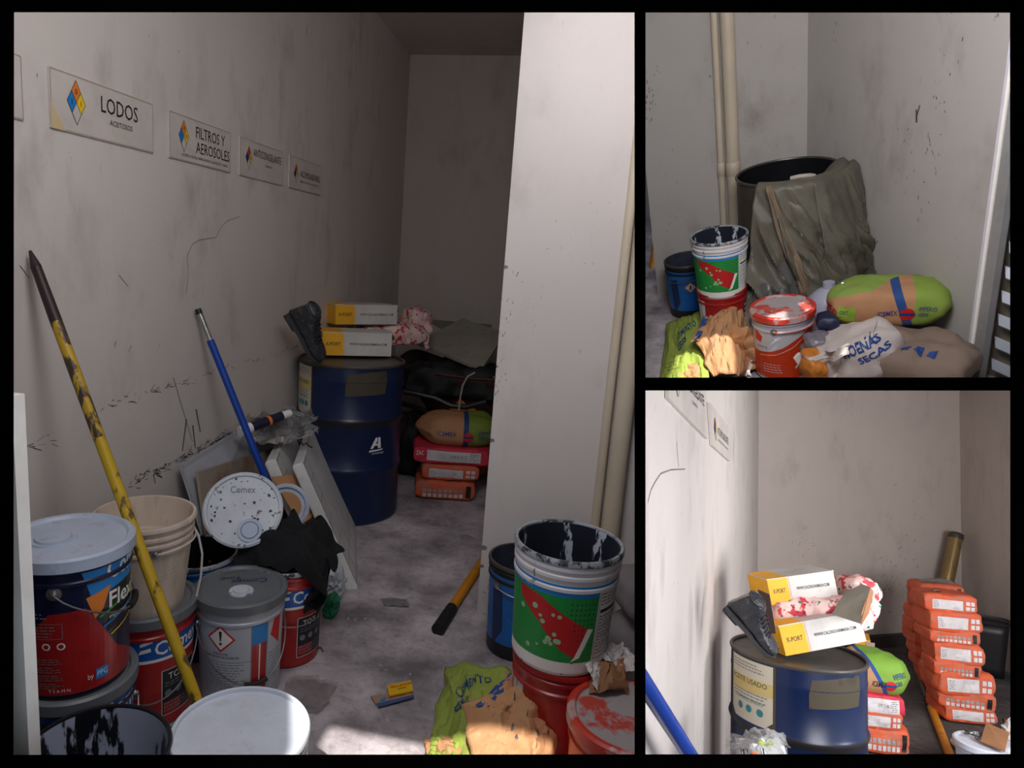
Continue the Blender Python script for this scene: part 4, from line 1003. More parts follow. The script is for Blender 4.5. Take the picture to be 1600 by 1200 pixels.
empty_sack('emptied green and brown cement sack lying crumpled on the floor of the left room', QZ, dict(
    green_side=[(652, 1230, .01), (780, 1235, .16), (806, 1050, .20), (700, 1043, .06)],
    blue_stripe=[(742, 1104, .262), (764, 1104, .272), (816, 1052, .262), (798, 1052, .25)],
    back_fold=[(728, 1112, .22), (800, 1120, .25), (838, 1048, .25), (806, 1056, .23)],
    flap=[(745, 1240, .14), (868, 1225, .12), (866, 1062, .30), (722, 1104, .24)],
    side_fold=[(858, 1225, .12), (898, 1190, .02), (888, 1062, .16), (852, 1050, .29)],
    foot=[(660, 1225, .0), (760, 1225, .14), (735, 1150, .13), (668, 1160, .02)]), 3)
# grey sacks at right edge
A_ = FL(1000, 1075)
bag('cement_sack', 'grey dusty sack lower at the right edge of the left room', 'sack', (.47, 2.38, 0), .5, .5, .34, .30, grey_sack, 'grey sacks at the right edge', seed=61, nz=.02)
bag('cement_sack', 'grey dusty sack topmost at the right edge of the left room', 'sack', (.49, 2.40, .29), .4, .5, .34, .16, grey_sack, 'grey sacks at the right edge', seed=62, nz=.02)
# litter on the floor
t = thing('carton_scrap', 'flat yellow and blue carton lying on the concrete floor', 'carton', FL(615, 1090)); q = FL(615, 1090)
e = lambda x, y, z=.004: FL(x, y) - q + Vector((0, 0, z))
G().slab([e(604, 1078, .012), e(642, 1070, .012), e(645, 1086, .012), e(608, 1094, .012)], (0, 0, 1), .006).build('yellow_panel', flat(236, 186, 30), t, smooth=False)
G().slab([e(579, 1091), e(640, 1083), e(646, 1092), e(590, 1107)], (0, 0, 1), .005).build('pale_panel', flat(168, 140, 116), t, smooth=False)
G().slab([e(588, 1104, .01), e(646, 1090, .01), e(647, 1094, .01), e(592, 1109, .01)], (0, 0, 1), .002).build('blue_edge', flat(70, 90, 140), t, smooth=False)
ux = (e(642, 1070) - e(604, 1078)); D().text('SELLADOR', .008, -.022, .012, inkR, 1, width=.08).text('plus', .03, -.036, .008, inkK, 1, width=.03).build('print', planemap(e(604, 1078, .019), ux, Vector((-ux.y, ux.x, 0))), t, step=None)
D().rect(.01, .008, .03, .028, inkSky, 0).text('SELLADOR', .04, .012, .010, inkR, 1, width=.06).build('small_print', planemap(e(586, 1104, .010), e(646, 1090) - e(586, 1104), Vector((.2, 1, 0))), t, step=None)
t = thing('plastic_sheet', 'flattened translucent plastic scrap on the floor by the solvent pail', 'plastic', FL(478, 1090))
G().surf(lambda u, v: Vector(((u - .5) * .16, (v - .5) * .17, .012)) + noise.noise_vector(Vector((u * 4, v * 4, 1))) * .018 + Vector((0, 0, .01)), 18, 18).build('film', film('dusty_film', srgb(150, 140, 140), .5), t, smooth=False)
t = thing('paper_scrap', 'small pale oval scrap on the floor near the pillar', 'scrap', FL(728, 840)); G().lathe([(.035, 0), (.033, .003), (.001, .003)], 20).build('disc', flat(150, 146, 144, .8), t)
t = thing('plastic_scrap', 'grey torn plastic sliver on the middle of the floor', 'scrap', FL(622, 945)); G().surf(lambda u, v: Vector(((u - .5) * .11 - .03 * v, (v - .5) * .06 + .02 * u, .006)) + noise.noise_vector(Vector((u * 4, v * 4, 4))) * .008, 10, 6).build('film', flat(128, 122, 124, .5), t, smooth=False)
t = thing('wire_scrap', 'short bent wire on the floor beside the red pail', 'wire', FL(500, 1016)); q = t.location; G(off=q).tube([FL(496, 1012, .004), FL(502, 1012, .006), FL(505, 1018, .004)], .003, 6).build('wire', wire, t)
rr = random.Random(8); t = thing('floor_crumbs', 'scattered white crumbs and chips over the concrete floor', 'crumbs', (0, 0, 0)); g = G()
for k in range(150):
    px, py = rr.uniform(480, 740), rr.uniform(800, 1130) ; p = FL(px, py); s_ = rr.choice((.0015, .002, .003, .005)); g.slab([p + Vector((s_ * math.cos(a) * rr.uniform(.6, 1.4), s_ * math.sin(a) * rr.uniform(.6, 1.4), 0)) for a in (0, 1.3, 2.6, 3.9, 5.2)], (0, 0, 1), .002)
g.build('crumbs', flat(190, 184, 182, .8), t, smooth=False); t['kind'] = 'stuff'
# door edge at far left; sunlit brightness is put into its colour
A, B = YP(18, 620, 1.03), YP(47, 1210, 1.03)
t = thing('door_edge', 'narrow bright metal door edge at the far left of the left room', 'door edge', (A + B) / 2)
G(off=t.location).slab([A + Vector((-.05, 0, 0)), A, B, B + Vector((-.09, 0, 0))], (0, 1, 0), .03).build('edge_strip', mat('sunlit_door_cream', srgb(250, 244, 238), .3), t, smooth=False)
# ================================================================== UPPER RIGHT ROOM
setroom(2)
Y2 = 4.81; HC = 2.45
A2 = FL(1028, 462); CX = ray(1262, 100); CR = Vector((CX.x / CX.y * Y2, Y2, 0)); PO = FL(1516, 592)
wb = struct('wall_back', G().box((A2.x, Y2, 0), (CR.x + .2, Y2 + .16, HC)), WALL2)
struct('wall_back', G().box((A2.x - 1.6, 6.6, 0), (A2.x + .3, 6.7, HC)), WALL2)
dr = (PO - CR).normalized(); wn = Vector((-dr.y, dr.x, 0)); wn = wn if wn.x > 0 else -wn
g = G(); g.slab([CR, PO, PO + Vector((0, 0, HC)), CR + Vector((0, 0, HC))], wn, .13); w2 = struct('wall_right', g, WALL2)
struct('floor', G().box((A2.x - 1.6, 1.6, -.06), (2.6, 6.7, 0)), FLOOR1)
# unseen ceiling; its holes are added, shaped to drop sun on chosen patches
def world2local(k, v): return TR[k].to_3x3().inverted() @ v
S2 = world2local(2, SUN)
def sunhole(pts, hz):                       # where sunbeams that light pts cross the ceiling
    return [p + S2 * ((hz - p.z) / S2.z) for p in pts]
holes = [
 sunhole([FL(1060, 552, .12), FL(1145, 535, .2), FL(1152, 600, .12), FL(1040, 600, .05)], HC),
 sunhole([FL(1198, 497, .37), FL(1226, 488, .37), FL(1228, 508, .37), FL(1200, 506, .37)], HC),
 sunhole([FL(1247, 477, .37), FL(1256, 475, .37), FL(1268, 488, .37), FL(1258, 490, .37)], HC),
 sunhole([FL(1296, 580, .2), FL(1306, 576, .2), FL(1308, 590, .2), FL(1298, 592, .2)], HC),
 sunhole([FL(1318, 506, .3), FL(1332, 508, .3), FL(1334, 516, .3), FL(1320, 512, .3)], HC),
]
def ceiling_with_holes(x0, x1, y0, y1, z, holes, t):
    bm = bmesh.new()
    def loop(ps): 
        vs = [bm.verts.new((p[0], p[1], z)) for p in ps]; return [bm.edges.new((vs[i], vs[(i + 1) % len(vs)])) for i in range(len(vs))]
    es = loop([(x0, y0), (x1, y0), (x1, y1), (x0, y1)])
    for h_ in holes: es += loop(h_)
    bmesh.ops.triangle_fill(bm, edges=es, use_beauty=True, use_dissolve=False, normal=(0, 0, 1))
    g = G(); bm.verts.index_update(); vs = [v.co.copy() for v in bm.verts]
    def inside(p, poly):
        c = False; n = len(poly)
        for i in range(n):
            a, b = poly[i], poly[i - 1]
            if (a[1] > p[1]) != (b[1] > p[1]) and p[0] < (b[0] - a[0]) * (p[1] - a[1]) / (b[1] - a[1]) + a[0]: c = not c
        return c
    fs = [tuple(v.index for v in f.verts) for f in bm.faces if not any(inside(f.calc_center_median(), h_) for h_ in holes)]
    g.add(vs, fs); bm.free(); return g
struct('ceiling', ceiling_with_holes(-1.6, 2.6, .9, 6.7, HC, holes, .0), INNER)
scuffs(w2, planemap(CR, dr, (0, 0, 1)), [(.25, 1.5, .28, 1.62, 10, .02, .002, .02), (.75, .7, 1.1, 1.4, 14, .014, .003, .10), (1.02, .7, 1.08, 1.6, 26, .02, .0035, .04), (.9, 1.1, .92, 1.15, 2, .06, .010, .01)], scuff_k, 14)
scuffs(wb, planemap((0, Y2, 0), (1, 0, 0), (0, 0, 1)), [(-.55, 1.2, -.5, 1.5, 34, .015, .006, .03), (-.2, .7, 0, 1.5, 20, .012, .003, .08), (-.5, .2, -.4, .9, 16, .015, .003, .05)], scuff_b, 15)
for x_px, r_, lab in ((1124, .020, 'thin cream pipe on the back wall of the upper right room'), (1143, .038, 'thick cream pipe on the back wall of the upper right room')):
    rr_ = ray(x_px, 200); y_ = Y2 - r_ - .004
    t = thing('drain_pipe', lab, 'pipe', (rr_.x / rr_.y * y_, y_, 0), group='pipes by the drum')
    G().tube([(0, 0, 0), (0, 0, HC - .02)], r_, 20).build('pipe', pipe_m, t); G().tube([(0, 0, .8), (0, 0, .805), (0, 0, .88), (0, 0, .885)], [r_, r_ + .004, r_ + .004, r_], 20).build('coupling', pipe_m, t)
# door post and louvre
def postpt(px, py, f=0): return YP(px, py, PO.y - .02 - f)
B0, B1 = postpt(1519, 612), postpt(1590, 120)
ax_ = (B1 - B0).normalized(); t = thing('door_post', 'galvanised door post with a bright edge at the right of the upper right room', 'door post', B0)
sd = Vector((.8, -.6, 0)).normalized()
G(off=B0).slab([B0, B0 + sd * .044, B0 + sd * .044 + ax_ * 2.2, B0 + ax_ * 2.2], wn * -1 + Vector((0, 0, 0)), .03).build('channel', bare_steel, t, smooth=False)
G(off=B0).slab([B0 - sd * .030, B0, B0 + ax_ * 2.2, B0 - sd * .030 + ax_ * 2.2], wn * -1, .016).build('jamb_strip', mat('lilac_white_trim', srgb(206, 202, 214), .6), t, smooth=False)
G(off=B0).slab([B0 - sd * .004, B0 + sd * .006, B0 + sd * .006 + ax_ * 2.2, B0 - sd * .004 + ax_ * 2.2], wn * -1, .036).build('bright_edge', flat(250, 246, 240), t, smooth=False)
t = thing('louvre_door', 'grey slatted louvre door behind the door post, far right of the upper right room', 'louvre', B0 + sd * .055 + Vector((0, .0, 0)))
O_ = t.location; g = G(); 
for k in range(12):
    z = -.1 + k * .115; p0 = sd * .02 + Vector((0, .03, z)); p1 = sd * .55 + Vector((0, .05, z - .16)); g = G()
    g.slab([p0, p1, p1 + Vector((0, .03, .045)), p0 + Vector((0, .03, .045))], (0, .3, -1), .006).build('slat', flat(120, 124, 134, .4, .4), t, smooth=False)
G().slab([sd * -.03 + Vector((0, .10, -.3)), sd * .7 + Vector((0, .14, -.3)), sd * .7 + Vector((0, .14, 1.7)), sd * -.03 + Vector((0, .10, 1.7))], (0, 1, 0), .01).build('backing', flat(128, 118, 104, .8), t, smooth=False)

# drum and tarpaulin
D2 = Vector((.232, 4.40)); rD = .262
drum('oil_drum', 'open dark olive drum under a tarpaulin in the upper right room', D2, rD, .885, drum_olive, drum_rim, False)
rz2 = facing(D2); Rz = Matrix.Rotation(rz2, 3, 'Z')
t = thing('tarpaulin', 'grey-olive tarpaulin slung over the drum rim and bunched on the floor', 'tarpaulin', (D2.x, D2.y, 0), rz2)
def offwall(p):                             # keep clear of the right wall
    q = Rz @ p + Vector((D2.x, D2.y, 0)); dd = (q - CR).dot(wn) + .012
    if dd > 0: q = q - wn * dd; q -= Vector((D2.x, D2.y, 0)); return Rz.transposed() @ q
    return p
def rid(p): return (1 - 2.4 * abs(noise.noise(p)))
def drape(a0, a1, flare, fold, seed, r_in=.20, bottom=.02, lift=0., skew=0.):
    def fn(u, v):
        a = a0 + (a1 - a0) * (u + skew * v)
        s = v
        if s < .10: r = r_in + (rD + .02 - r_in) * (s / .10); z = .80 + .105 * math.sin(PI / 2 * s / .10)
        elif s < .16: q = (s - .10) / .06; r = rD + .02 + .02 * math.sin(PI / 2 * q); z = .905 - .03 * q
        else: q = (s - .16) / .84; r = rD + .04 + flare * q ** 1.6; z = .875 - (.875 - bottom) * q
        q = max(0, s - .10); h_ = min(1, q * 2.2)
        w_ = u * 4.0 - 2.4 * v + seed
        k = fold * h_ * (rid(Vector((w_, v * 1.1, seed))) * .75 + .45 * rid(Vector((w_ * 1.9, v * 2.6 + u, seed + 5))) + .22 * rid(Vector((w_ * 3.5, v * 6, seed + 9))))
        r += max(-.015, k) + lift + .012 * h_
        jj = noise.noise_vector(Vector((u * 4, v * 3, seed))) * .035 * h_
        return offwall(Vector((r * math.sin(a), -r * math.cos(a), max(.004, z + jj.z))) + Vector((jj.x, jj.y, 0)))
    return fn
q = G().surf(drape(-.52, 1.75, .10, .115, 2, r_in=.16), 96, 70).build('main_sheet', tarp_m, t, angle=40); so_ = q.modifiers.new('th', 'SOLIDIFY'); so_.thickness = .002
q = G().surf(drape(-.30, .42, .07, .035, 6, r_in=.20, bottom=.26, lift=.045, skew=.72), 44, 44).build('folded_flap', tarp_m, t, angle=40); so_ = q.modifiers.new('th', 'SOLIDIFY'); so_.thickness = .003
q = G().surf(drape(-.36, -.27, .07, .01, 6, r_in=.20, bottom=.30, lift=.055, skew=6.2), 8, 44).build('rusty_hem', tarp_tan, t, angle=40); so_ = q.modifiers.new('th', 'SOLIDIFY'); so_.thickness = .006
q = G().surf(drape(.35, 1.5, .10, .06, 9, r_in=.2, bottom=.16, lift=.045, skew=.12), 50, 50).build('outer_fold', tarp_m, t, angle=40); so_ = q.modifiers.new('th', 'SOLIDIFY'); so_.thickness = .003
q = G().tube([(.02, -.245, .905), (.06, -.26, .915), (.11, -.25, .91), (.13, -.235, .90)], .012, 8).build('rolled_pale_edge', flat(176, 170, 160), t)
def heapfn(cx, cy, sx, sy, sz, seed, amp=.06, pw=1.5):
    def fn(u, v):
        x, y = (u - .5) * 2, (v - .5) * 2; rr_ = min(1, math.hypot(x, y)); p = Vector((u * 3 + seed, v * 3, seed)); k = abs(noise.noise(p * 1.4)) + .6 * abs(noise.noise(p * 3)) + .3 * noise.noise(p * 6)
        return Vector((cx + x * sx / 2, cy + y * sy / 2, max(.004, sz * (1 - rr_ ** pw) * .7 + sz * k * .9 * (1 - rr_ ** 3)))) + noise.noise_vector(p * 2) * amp
    return fn
hf = heapfn(-.02, -.36, .72, .38, .36, 4, amp=.06)
q = G().surf(lambda u, v: offwall(hf(u, v)), 60, 40).build('bunched_foot', P('shiny_dark_tarpaulin', 98, 97, 98, .35, dirt=srgb(50, 50, 52), damt=.8, dscale=6), t, angle=60)

P2 = Vector((FL(1123, 367, .69)))
pail('paint_pail', 'red and white striped pail beneath the watermelon pail, upper right room', 'pail', P2 + Vector((.0, .01, 0)), .375, .137,h=.375, shell=red_tin, rim=red_tin, deco=redlow)
pail('paint_pail', 'open white pail printed with a red and green watermelon, upper right room', 'pail', P2, .69, .150, h=.335, taper=.88, shell=white_rings, inner=dark_splash, rim=tin_rim, deco=watermelon, handle=None, rings=(.93, .86, .76))
c = FL(1073, 405, .37)
pail('paint_pail', 'scratched blue pail with a warning diamond at the left of the upper right room', 'pail', c, .37, .142, shell=black_pl, rim=drum_rim, inner=slate_in, deco=bluehaz, handle=dict(z=.29, drop=.03, grip=None, a=-.9), fill=.2)
c = FL(1222, 481, .38)
def orange_deco(d):
    w_ = flat(196, 196, 204, .4)
    d.rect(-.26, .02, .33, .31, w_, 0); d.poly([(-.26, .02), (.33, .02), (.33, .295), (.14, .29), (.06, .245), (.0, .205), (-.06, .18), (-.12, .17), (-.26, .16)], orange_pl, 1)
    for a, b in (((.13, .27), (.05, .205)), ((.05, .205), (-.03, .165)), ((-.03, .165), (-.12, .15))): d.line(*a, *b, .002, inkW, 2)
    d.poly([(-.15, .235), (-.11, .225), (-.10, .26), (-.13, .285), (-.15, .285)], inkR, 2); d.text('mineral', -.135, .195, .018, inkGrey, 2, width=.06); d.greek(-.10, .05, .0, .11, 4, inkW, 2, random.Random(3), .2); d.line(.11, .05, .115, .22, .004, inkW, 2)
pail('paint_pail', 'orange and white pail with a red-smeared lid in the upper right room', 'pail', c, .38, .150, h=.37, shell=flat(188, 190, 200, .35), lid=red_lid, lidring=red_ring, rim=orange_pl, deco=orange_deco, spout=False, handle=dict(z=.30, drop=.0, grip=None, a=1.3, m=orange_pl), rings=(.9, .8))
empty_sack('emptied green and brown cement sack lying crumpled on the floor of the upper right room', QZ, dict(
    green_side=[(1030, 615, .01), (1110, 620, .10), (1104, 488, .16), (1044, 508, .05)],
    blue_stripe=[(1086, 530, .235), (1096, 522, .245), (1111, 490, .235), (1101, 489, .225)],
    back_fold=[(1078, 538, .19), (1110, 530, .22), (1130, 478, .24), (1104, 490, .20)],
    flap=[(1112, 590, .10), (1158, 588, .10), (1152, 468, .30), (1084, 526, .21)],
    side_fold=[(1150, 588, .10), (1168, 580, .02), (1162, 500, .14), (1148, 467, .30)],
    foot=[(1040, 615, .0), (1100, 620, .10), (1092, 570, .12), (1046, 565, .02)]), 7)
t = thing('torn_paper', 'torn brown and white paper scrap beside the watermelon pail, upper right room', 'paper', FL(1174, 456, .22))
G().surf(lambda u, v: Vector(((u - .5) * .15, -.02 - .04 * math.sin(PI * u) * v, -.07 + .13 * v)) + noise.noise_vector(Vector((u * 3, v * 3, 13))) * .03, 14, 12).build('brown_side', card, t, smooth=False)
G().surf(lambda u, v: Vector(((u - .5) * .15, .02 * v, .05 + .04 * v)) + noise.noise_vector(Vector((u * 5, v * 5, 18))) * .03, 18, 8).build('white_torn_edge', white_paper, t, smooth=False)
t = thing('carton_scrap', 'crumpled printed brown carton between the orange pail and the empty sack', 'carton', FL(1168, 575, .02))
G().surf(lambda u, v: Vector(((u - .5) * .13, -.04 * math.sin(3 * u) , .0 + .26 * v)) + noise.noise_vector(Vector((u * 3, v * 4, 23))) * .04, 16, 20).build('folded_card', kraft, t, smooth=False)
G().surf(lambda u, v: Vector((-.05 + (u - .5) * .14, -.10 + .08 * v, .01 + .06 * v)) + noise.noise_vector(Vector((u * 4, v * 4, 26))) * .03, 12, 10).build('pale_torn_piece', white_paper, t, smooth=False)
t = thing('bottle_cap', 'dark round cap on the rubbish by the orange pail', 'cap', FL(1140, 580, .06)); G().lathe([(.05, 0), (.052, .018), (.046, .02), (.042, .006), (.001, .006)], 24).build('cap', drum_olive, t)
# jug and hook
c = FL(1290, 520, .15)
t = thing('plastic_jug', 'white rounded plastic jug between the orange pail and the sacks', 'jug', (c.x + .02, c.y + .10, 0), facing(c))
G().lathe([(.10, 0), (.115, .02), (.12, .12), (.118, .24), (.10, .31), (.06, .35), (.03, .37), (.028, .40), (.001, .40)], 32).build('bottle', flat(176, 176, 196, .35), t)
t = thing('steel_hook', 'silver snap hook with a blue tape end on the white jug', 'hook', FL(1313, 452, .40)); pts = []
for k in range(21): a = 2 * PI * k / 20; pts.append(Matrix.Rotation(.35, 3, 'Y') @ Vector((.022 * math.cos(a), -.02, .045 * math.sin(a))))
G().tube(pts, .0055, 8).build('hook_loop', chrome, t); G().tube([(.02, -.02, -.05), (.05, -.03, -.08)], .018, 10).build('blue_tape', flat(70, 96, 160), t)
# sacks
PT = lambda px, py, y: YP(px, py, y)
c0 = PT(1290, 498, 3.72); c1 = PT(1474, 500, 3.72); cc = (c0 + c1) / 2; Lb = (c1 - c0).length
cemex2 = mat('kraft_cement_sack_with_green', srgb(188, 138, 100), .75, dirt=srgb(140, 104, 78), damt=.4, dscale=6, bmp=.3, bscale=12, zones=[((1, .0, 0), .12, .30, srgb(138, 164, 66), .02), ((1, 0, .35), .085, .125, srgb(40, 76, 140), .0), ((-.30, .25, 1), .218, .5, srgb(136, 162, 74), .03)])
Mr = Matrix.Rotation(-.08, 3, 'Z') @ Matrix.Rotation(.05, 3, 'Y')
zc = PT(1380, 518, 3.60).z
bag('cement_sack', 'full brown and green cement sack lying on top against the right wall', 'sack', (cc.x, 3.74, zc), 0, Lb * 1.02, .28, .215, cemex2, None,
    lambda d: (d.text('/CEMEX', -.04, .085, .024, inkB, 1, width=.085, bold=.01), d.circle(.085, .09, .032, inkR, 1), d.rect(.053, .083, .117, .097, inkB, 2), d.text('IMPERIO', .13, .11, .022, inkB, 1, width=.07), d.text('GRIS', .13, .08, .02, inkB, 1, width=.04),
               d.rect(-.21, .05, -.13, .13, flat(146, 176, 60), 0), d.circle(-.235, .10, .022, inkR, 1), d.text('GRIS', -.2, .09, .02, inkB, 1, width=.04)), seed=71, pinch=.5, nz=.024, rot=Mr, cor=.16)
c = PT(1352, 590, 3.25); zc = 0.0
g_rot = Matrix.Rotation(-.25, 3, 'Z') @ Matrix.Rotation(-.35, 3, 'Y')
pc = PT(1350, 585, 3.34)
t, b = bag('woven_sack', 'white woven sack with blue capital lettering under the brown sack', 'sack', (pc.x, pc.y + .06, pc.z - .03), 0, .42, .30, .24, white_sack, None,
    lambda d: (d.text('MOENAS', .0, .165, .042, inkB, 1, width=.16, rot=.2, bold=.03), d.text('SECAS', .055, .125, .030, inkB, 1, width=.13, rot=.2, bold=.03), d.greek(-.05, .03, .12, .05, 2, inkGrey, 1, random.Random(3), .2)), seed=73, pinch=.5, nz=.03, rot=g_rot, cor=.35)
G().surf(lambda u, v: Vector((-.20 + .24 * u, -.17 + .03 * math.sin(u * 14) - .02 * v, .24 - .05 * v + .015 * math.sin(u * 9))) + noise.noise_vector(Vector((u * 4, v * 4, 3))) * .015, 24, 6).build('rolled_mouth', white_sack, t)
pc = PT(1440, 590, 3.3)
bag('cement_sack', 'brown dusty sack with blue print lying lowest by the right wall', 'sack', (pc.x - .04, pc.y + .1, pc.z - .10), 0, .50, .34, .25, mat('dusty_kraft_sack', srgb(132, 112, 100), .8, dirt=srgb(90, 86, 92), damt=.6, dscale=5, bmp=.3), None, None, seed=75, nz=.035, fr=8, rot=Matrix.Rotation(-.3, 3, 'Z'),
    topdeco=lambda d: [d.poly([(-.02 + k * .05, -.12), (.01 + k * .05, -.13), (.02 + k * .05, -.09), (-.01 + k * .05, -.10)], inkB, 1) for k in range(3)])
pc = PT(1282, 562, 3.35)
bag('plastic_sack', 'small shiny grey sack between the orange pail and the white woven sack', 'sack', (pc.x - .01, pc.y + .10, pc.z - .10), .3, .11, .14, .17, P('shiny_grey_sack', 120, 114, 124, .3, bmp=.5), seed=77, nz=.05, pinch=.5)
pc = PT(1274, 590, 3.25)
bag('plastic_sack', 'small orange sack end at the foot of the orange pail', 'sack', (pc.x, pc.y + .05, pc.z - .04), .2, .10, .18, .13, P('ochre_plastic', 196, 118, 40, .5, bmp=.4), seed=78, nz=.03)
pc = PT(1292, 500, 3.55); bag('plastic_sack', 'dark blue wrapped end peeping from under the brown and green sack', 'sack', (pc.x, pc.y, pc.z - .03), 0, .10, .12, .07, flat(22, 28, 62), seed=79, nz=.02)
pc = PT(1430, 535, 3.66); bag('grey_sack', 'grey sack filling the gap under the brown and green sack at the wall', 'sack', (pc.x + .02, pc.y + .06, 0), -.9, .34, .24, pc.z + .02, grey_sack, seed=80, nz=.03)
t = thing('wooden_pole', 'yellow pole end on the dark floor left of the upper right pillar', 'pole', PT(1015, 470, 5.1))
G(off=t.location).tube([PT(1011, 480, 5.0), PT(1022, 385, 5.6)], .02, 8).build('shaft', yellow_wood, t)

# ================================================================== LOWER RIGHT ROOM
setroom(3)
b1, b2 = FL(1361, 1010), FL(1429, 1005); d_ = (b2 - b1).normalized()
def hit(px):
    r = ray(px, 850); r.z = 0; r.normalize(); n = Vector((-d_.y, d_.x, 0)); return r * (b1.dot(n) / r.dot(n))
KL, KR = hit(1184), hit(1502); HW = 2.9
RW = FL(1583, 1056); nb = Vector((-d_.y, d_.x, 0)); nb = nb if nb.y > 0 else -nb
w3b = struct('wall_back', G().slab([KL - d_ * .1, KR + d_ * .1, KR + d_ * .1 + Vector((0, 0, HW)), KL - d_ * .1 + Vector((0, 0, HW))], nb, .12), WALL3)
LN = Vector((-.435, 1.2, 0)); dl = (KL - LN).normalized()
w3l = struct('wall_left', G().slab([LN, KL, KL + Vector((0, 0, HW)), LN + Vector((0, 0, HW))], (-1, 0, 0), .12), WALL1)
dr3 = (RW - KR).normalized()
struct('wall_right', G().slab([KR, RW + dr3 * 2.2, RW + dr3 * 2.2 + Vector((0, 0, HW)), KR + Vector((0, 0, HW))], (1, .1, 0), .12), WALL3)
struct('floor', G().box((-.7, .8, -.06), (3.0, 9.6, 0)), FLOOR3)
mapl3 = planemap(LN, dl, (0, 0, 1))
def onwall(px, py):
    r = ray(px, py); n = Vector((-dl.y, dl.x, 0)); t_ = (LN - eye()).dot(n) / r.dot(n); return eye() + r * t_
lu = lambda px, py: ((onwall(px, py) - LN).dot(dl), onwall(px, py).z)
d = D(); cr = [lu(*q) for q in ((1070, 733), (1048, 734), (1032, 740), (1024, 752), (1017, 765), (1012, 785))]
for a, b in zip(cr, cr[1:]): d.line(*a, *b, .005, scuff_b, 0)
d.line(*lu(1057, 690), *lu(1060, 730), .004, scuff_b, 0); d.build('crack', mapl3, w3l, off=.001, step=None)
scuffs(w3b, planemap(b1, d_, (0, 0, 1)), [(.2, .8, .8, 1.3, 20, .03, .006, .15), (-.1, .5, .5, .8, 26, .02, .007, .12), (.1, .35, .3, .55, 14, .03, .008, .05), (-.8, .9, -.7, 1.0, 16, .03, .004, .06)], scuff_b, 33)
def sign3(label, tl, tr, bl, br, fn, cut=None):
    O, Ur, Vt, q_ = onwall(*bl), onwall(*br), onwall(*tl), onwall(*tr)
    U = (Ur - O); W = U.length; V = Vt - O; H = V.length
    t = thing('wall_sign', label, 'sign', O)
    n = Vector((dl.y, -dl.x, 0)); n = n if n.x > 0 else -n
    G(off=O).slab([O + n * .002, Ur + n * .002, q_ + n * .002, Vt + n * .002], n, .012).build('board', sign_m, t, smooth=False)
    d = D(); fn(d)
    def f(u, v, o):
        s_, r_ = u / .48, v / SH; p = O * (1 - s_) * (1 - r_) + Ur * s_ * (1 - r_) + Vt * (1 - s_) * r_ + q_ * s_ * r_; return p + n * (.0150 + o) - O
    d.build('print', f, t, step=None)
# continue each sign along the wall line beyond the frame top
sign3('white sign with a hazard diamond reading ACUMULADORES by the corner of the lower right room', (1104, 629), (1136, 668), (1108.5, 696), (1136.5, 720.5), s_acum)
sign3('white sign reading ANTICONGELANTE cut by the top edge of the lower right room', (1036, 545), (1098, 608), (1038, 622), (1101, 686), s_anti)

# drum
D3 = FL(1245, 1016, .885); rd = .272
drum('oil_drum', 'dark blue drum with a torn used-oil label in the lower right room', D3, rd, .885, drum_blue, drum_rim, True, drum_deco(.075))
def box3(label, A, Bx, top_dir, W, H):
    x = (Bx - A); L = x.length; x.normalize(); y = top_dir - x * top_dir.dot(x); y.normalize(); z = x.cross(y)
    return shoebox(label, Matrix.Translation(A) @ Matrix((x, y, z)).transposed().to_4x4(), L, W, H, 'shoe boxes on the drum, lower right room')
A = FL(1228, 1025, .888); Bx = YP(1354, 1002, A.y + .18)
box3('yellow and white shoe box at the drum rim, lower one in the lower right room', A, Bx, Vector((-.14, 1, -.03)), .20, .128)
A = YP(1206, 946, A.y + .14); Bx = YP(1310, 932, A.y + .14)
t = thing('floral_pillow', 'pink floral pillow between the shoe boxes of the lower right room', 'pillow', (A + Bx) / 2 + Vector((.03, .10, -.13)), .35)
G().cushion(.44, .26, .15, seed=4, pinch=.3, nz=.03, fr=7).build('pillow_case', floral_m, t, angle=180)
G().cushion(.16, .16, .20, n=(12, 12, 8), seed=14, pinch=.5, nz=.04, fr=9).build('bunched_corner', floral_m, t, angle=180).location = (.20, .02, .03)
box3('yellow and white shoe box on the pillow, upper one in the lower right room', A, Bx, Vector((-.10, 1, .0)), .22, .118)
boot('black plastic-wrapped work boot leaning on the wall of the lower right room', YP(1136, 950, 3.0), (.50, .0, -.50), (.7, -.35, .55), .74)
t = thing('open_carton', 'grey open carton with a dark mouth behind the floral pillow', 'carton', YP(1340, 945, 3.7))
G(off=t.location).slab([YP(1300, 960, 3.6), YP(1345, 975, 3.45), YP(1360, 918, 3.7), YP(1328, 905, 3.9)], (0, 1, 0), .006).build('grey_flap', plywood, t, smooth=False)
G(off=t.location).slab([YP(1345, 978, 3.5), YP(1358, 958, 3.6), YP(1365, 925, 3.8), YP(1360, 917, 3.72), YP(1346, 958, 3.5)], (0, 1, .0), .02).build('brown_side', card, t, smooth=False)
t = thing('dark_carton', 'dark torn carton edge between the boot and the yellow shoe boxes', 'carton', YP(1193, 960, 3.3))
G(off=t.location).slab([YP(1184, 922, 3.35), YP(1202, 930, 3.30), YP(1212, 990, 3.2), YP(1200, 990, 3.25)], (0, 1, 0), .02).build('torn_side', P('dark_red_card', 70, 50, 46, .7, dirt=srgb(30, 30, 34), damt=.8, dscale=30), t, smooth=False)
t = thing('plastic_bag', 'clear plastic bag with orange and white print at the foot of the drum', 'plastic bag', YP(1185, 1170, 2.6))
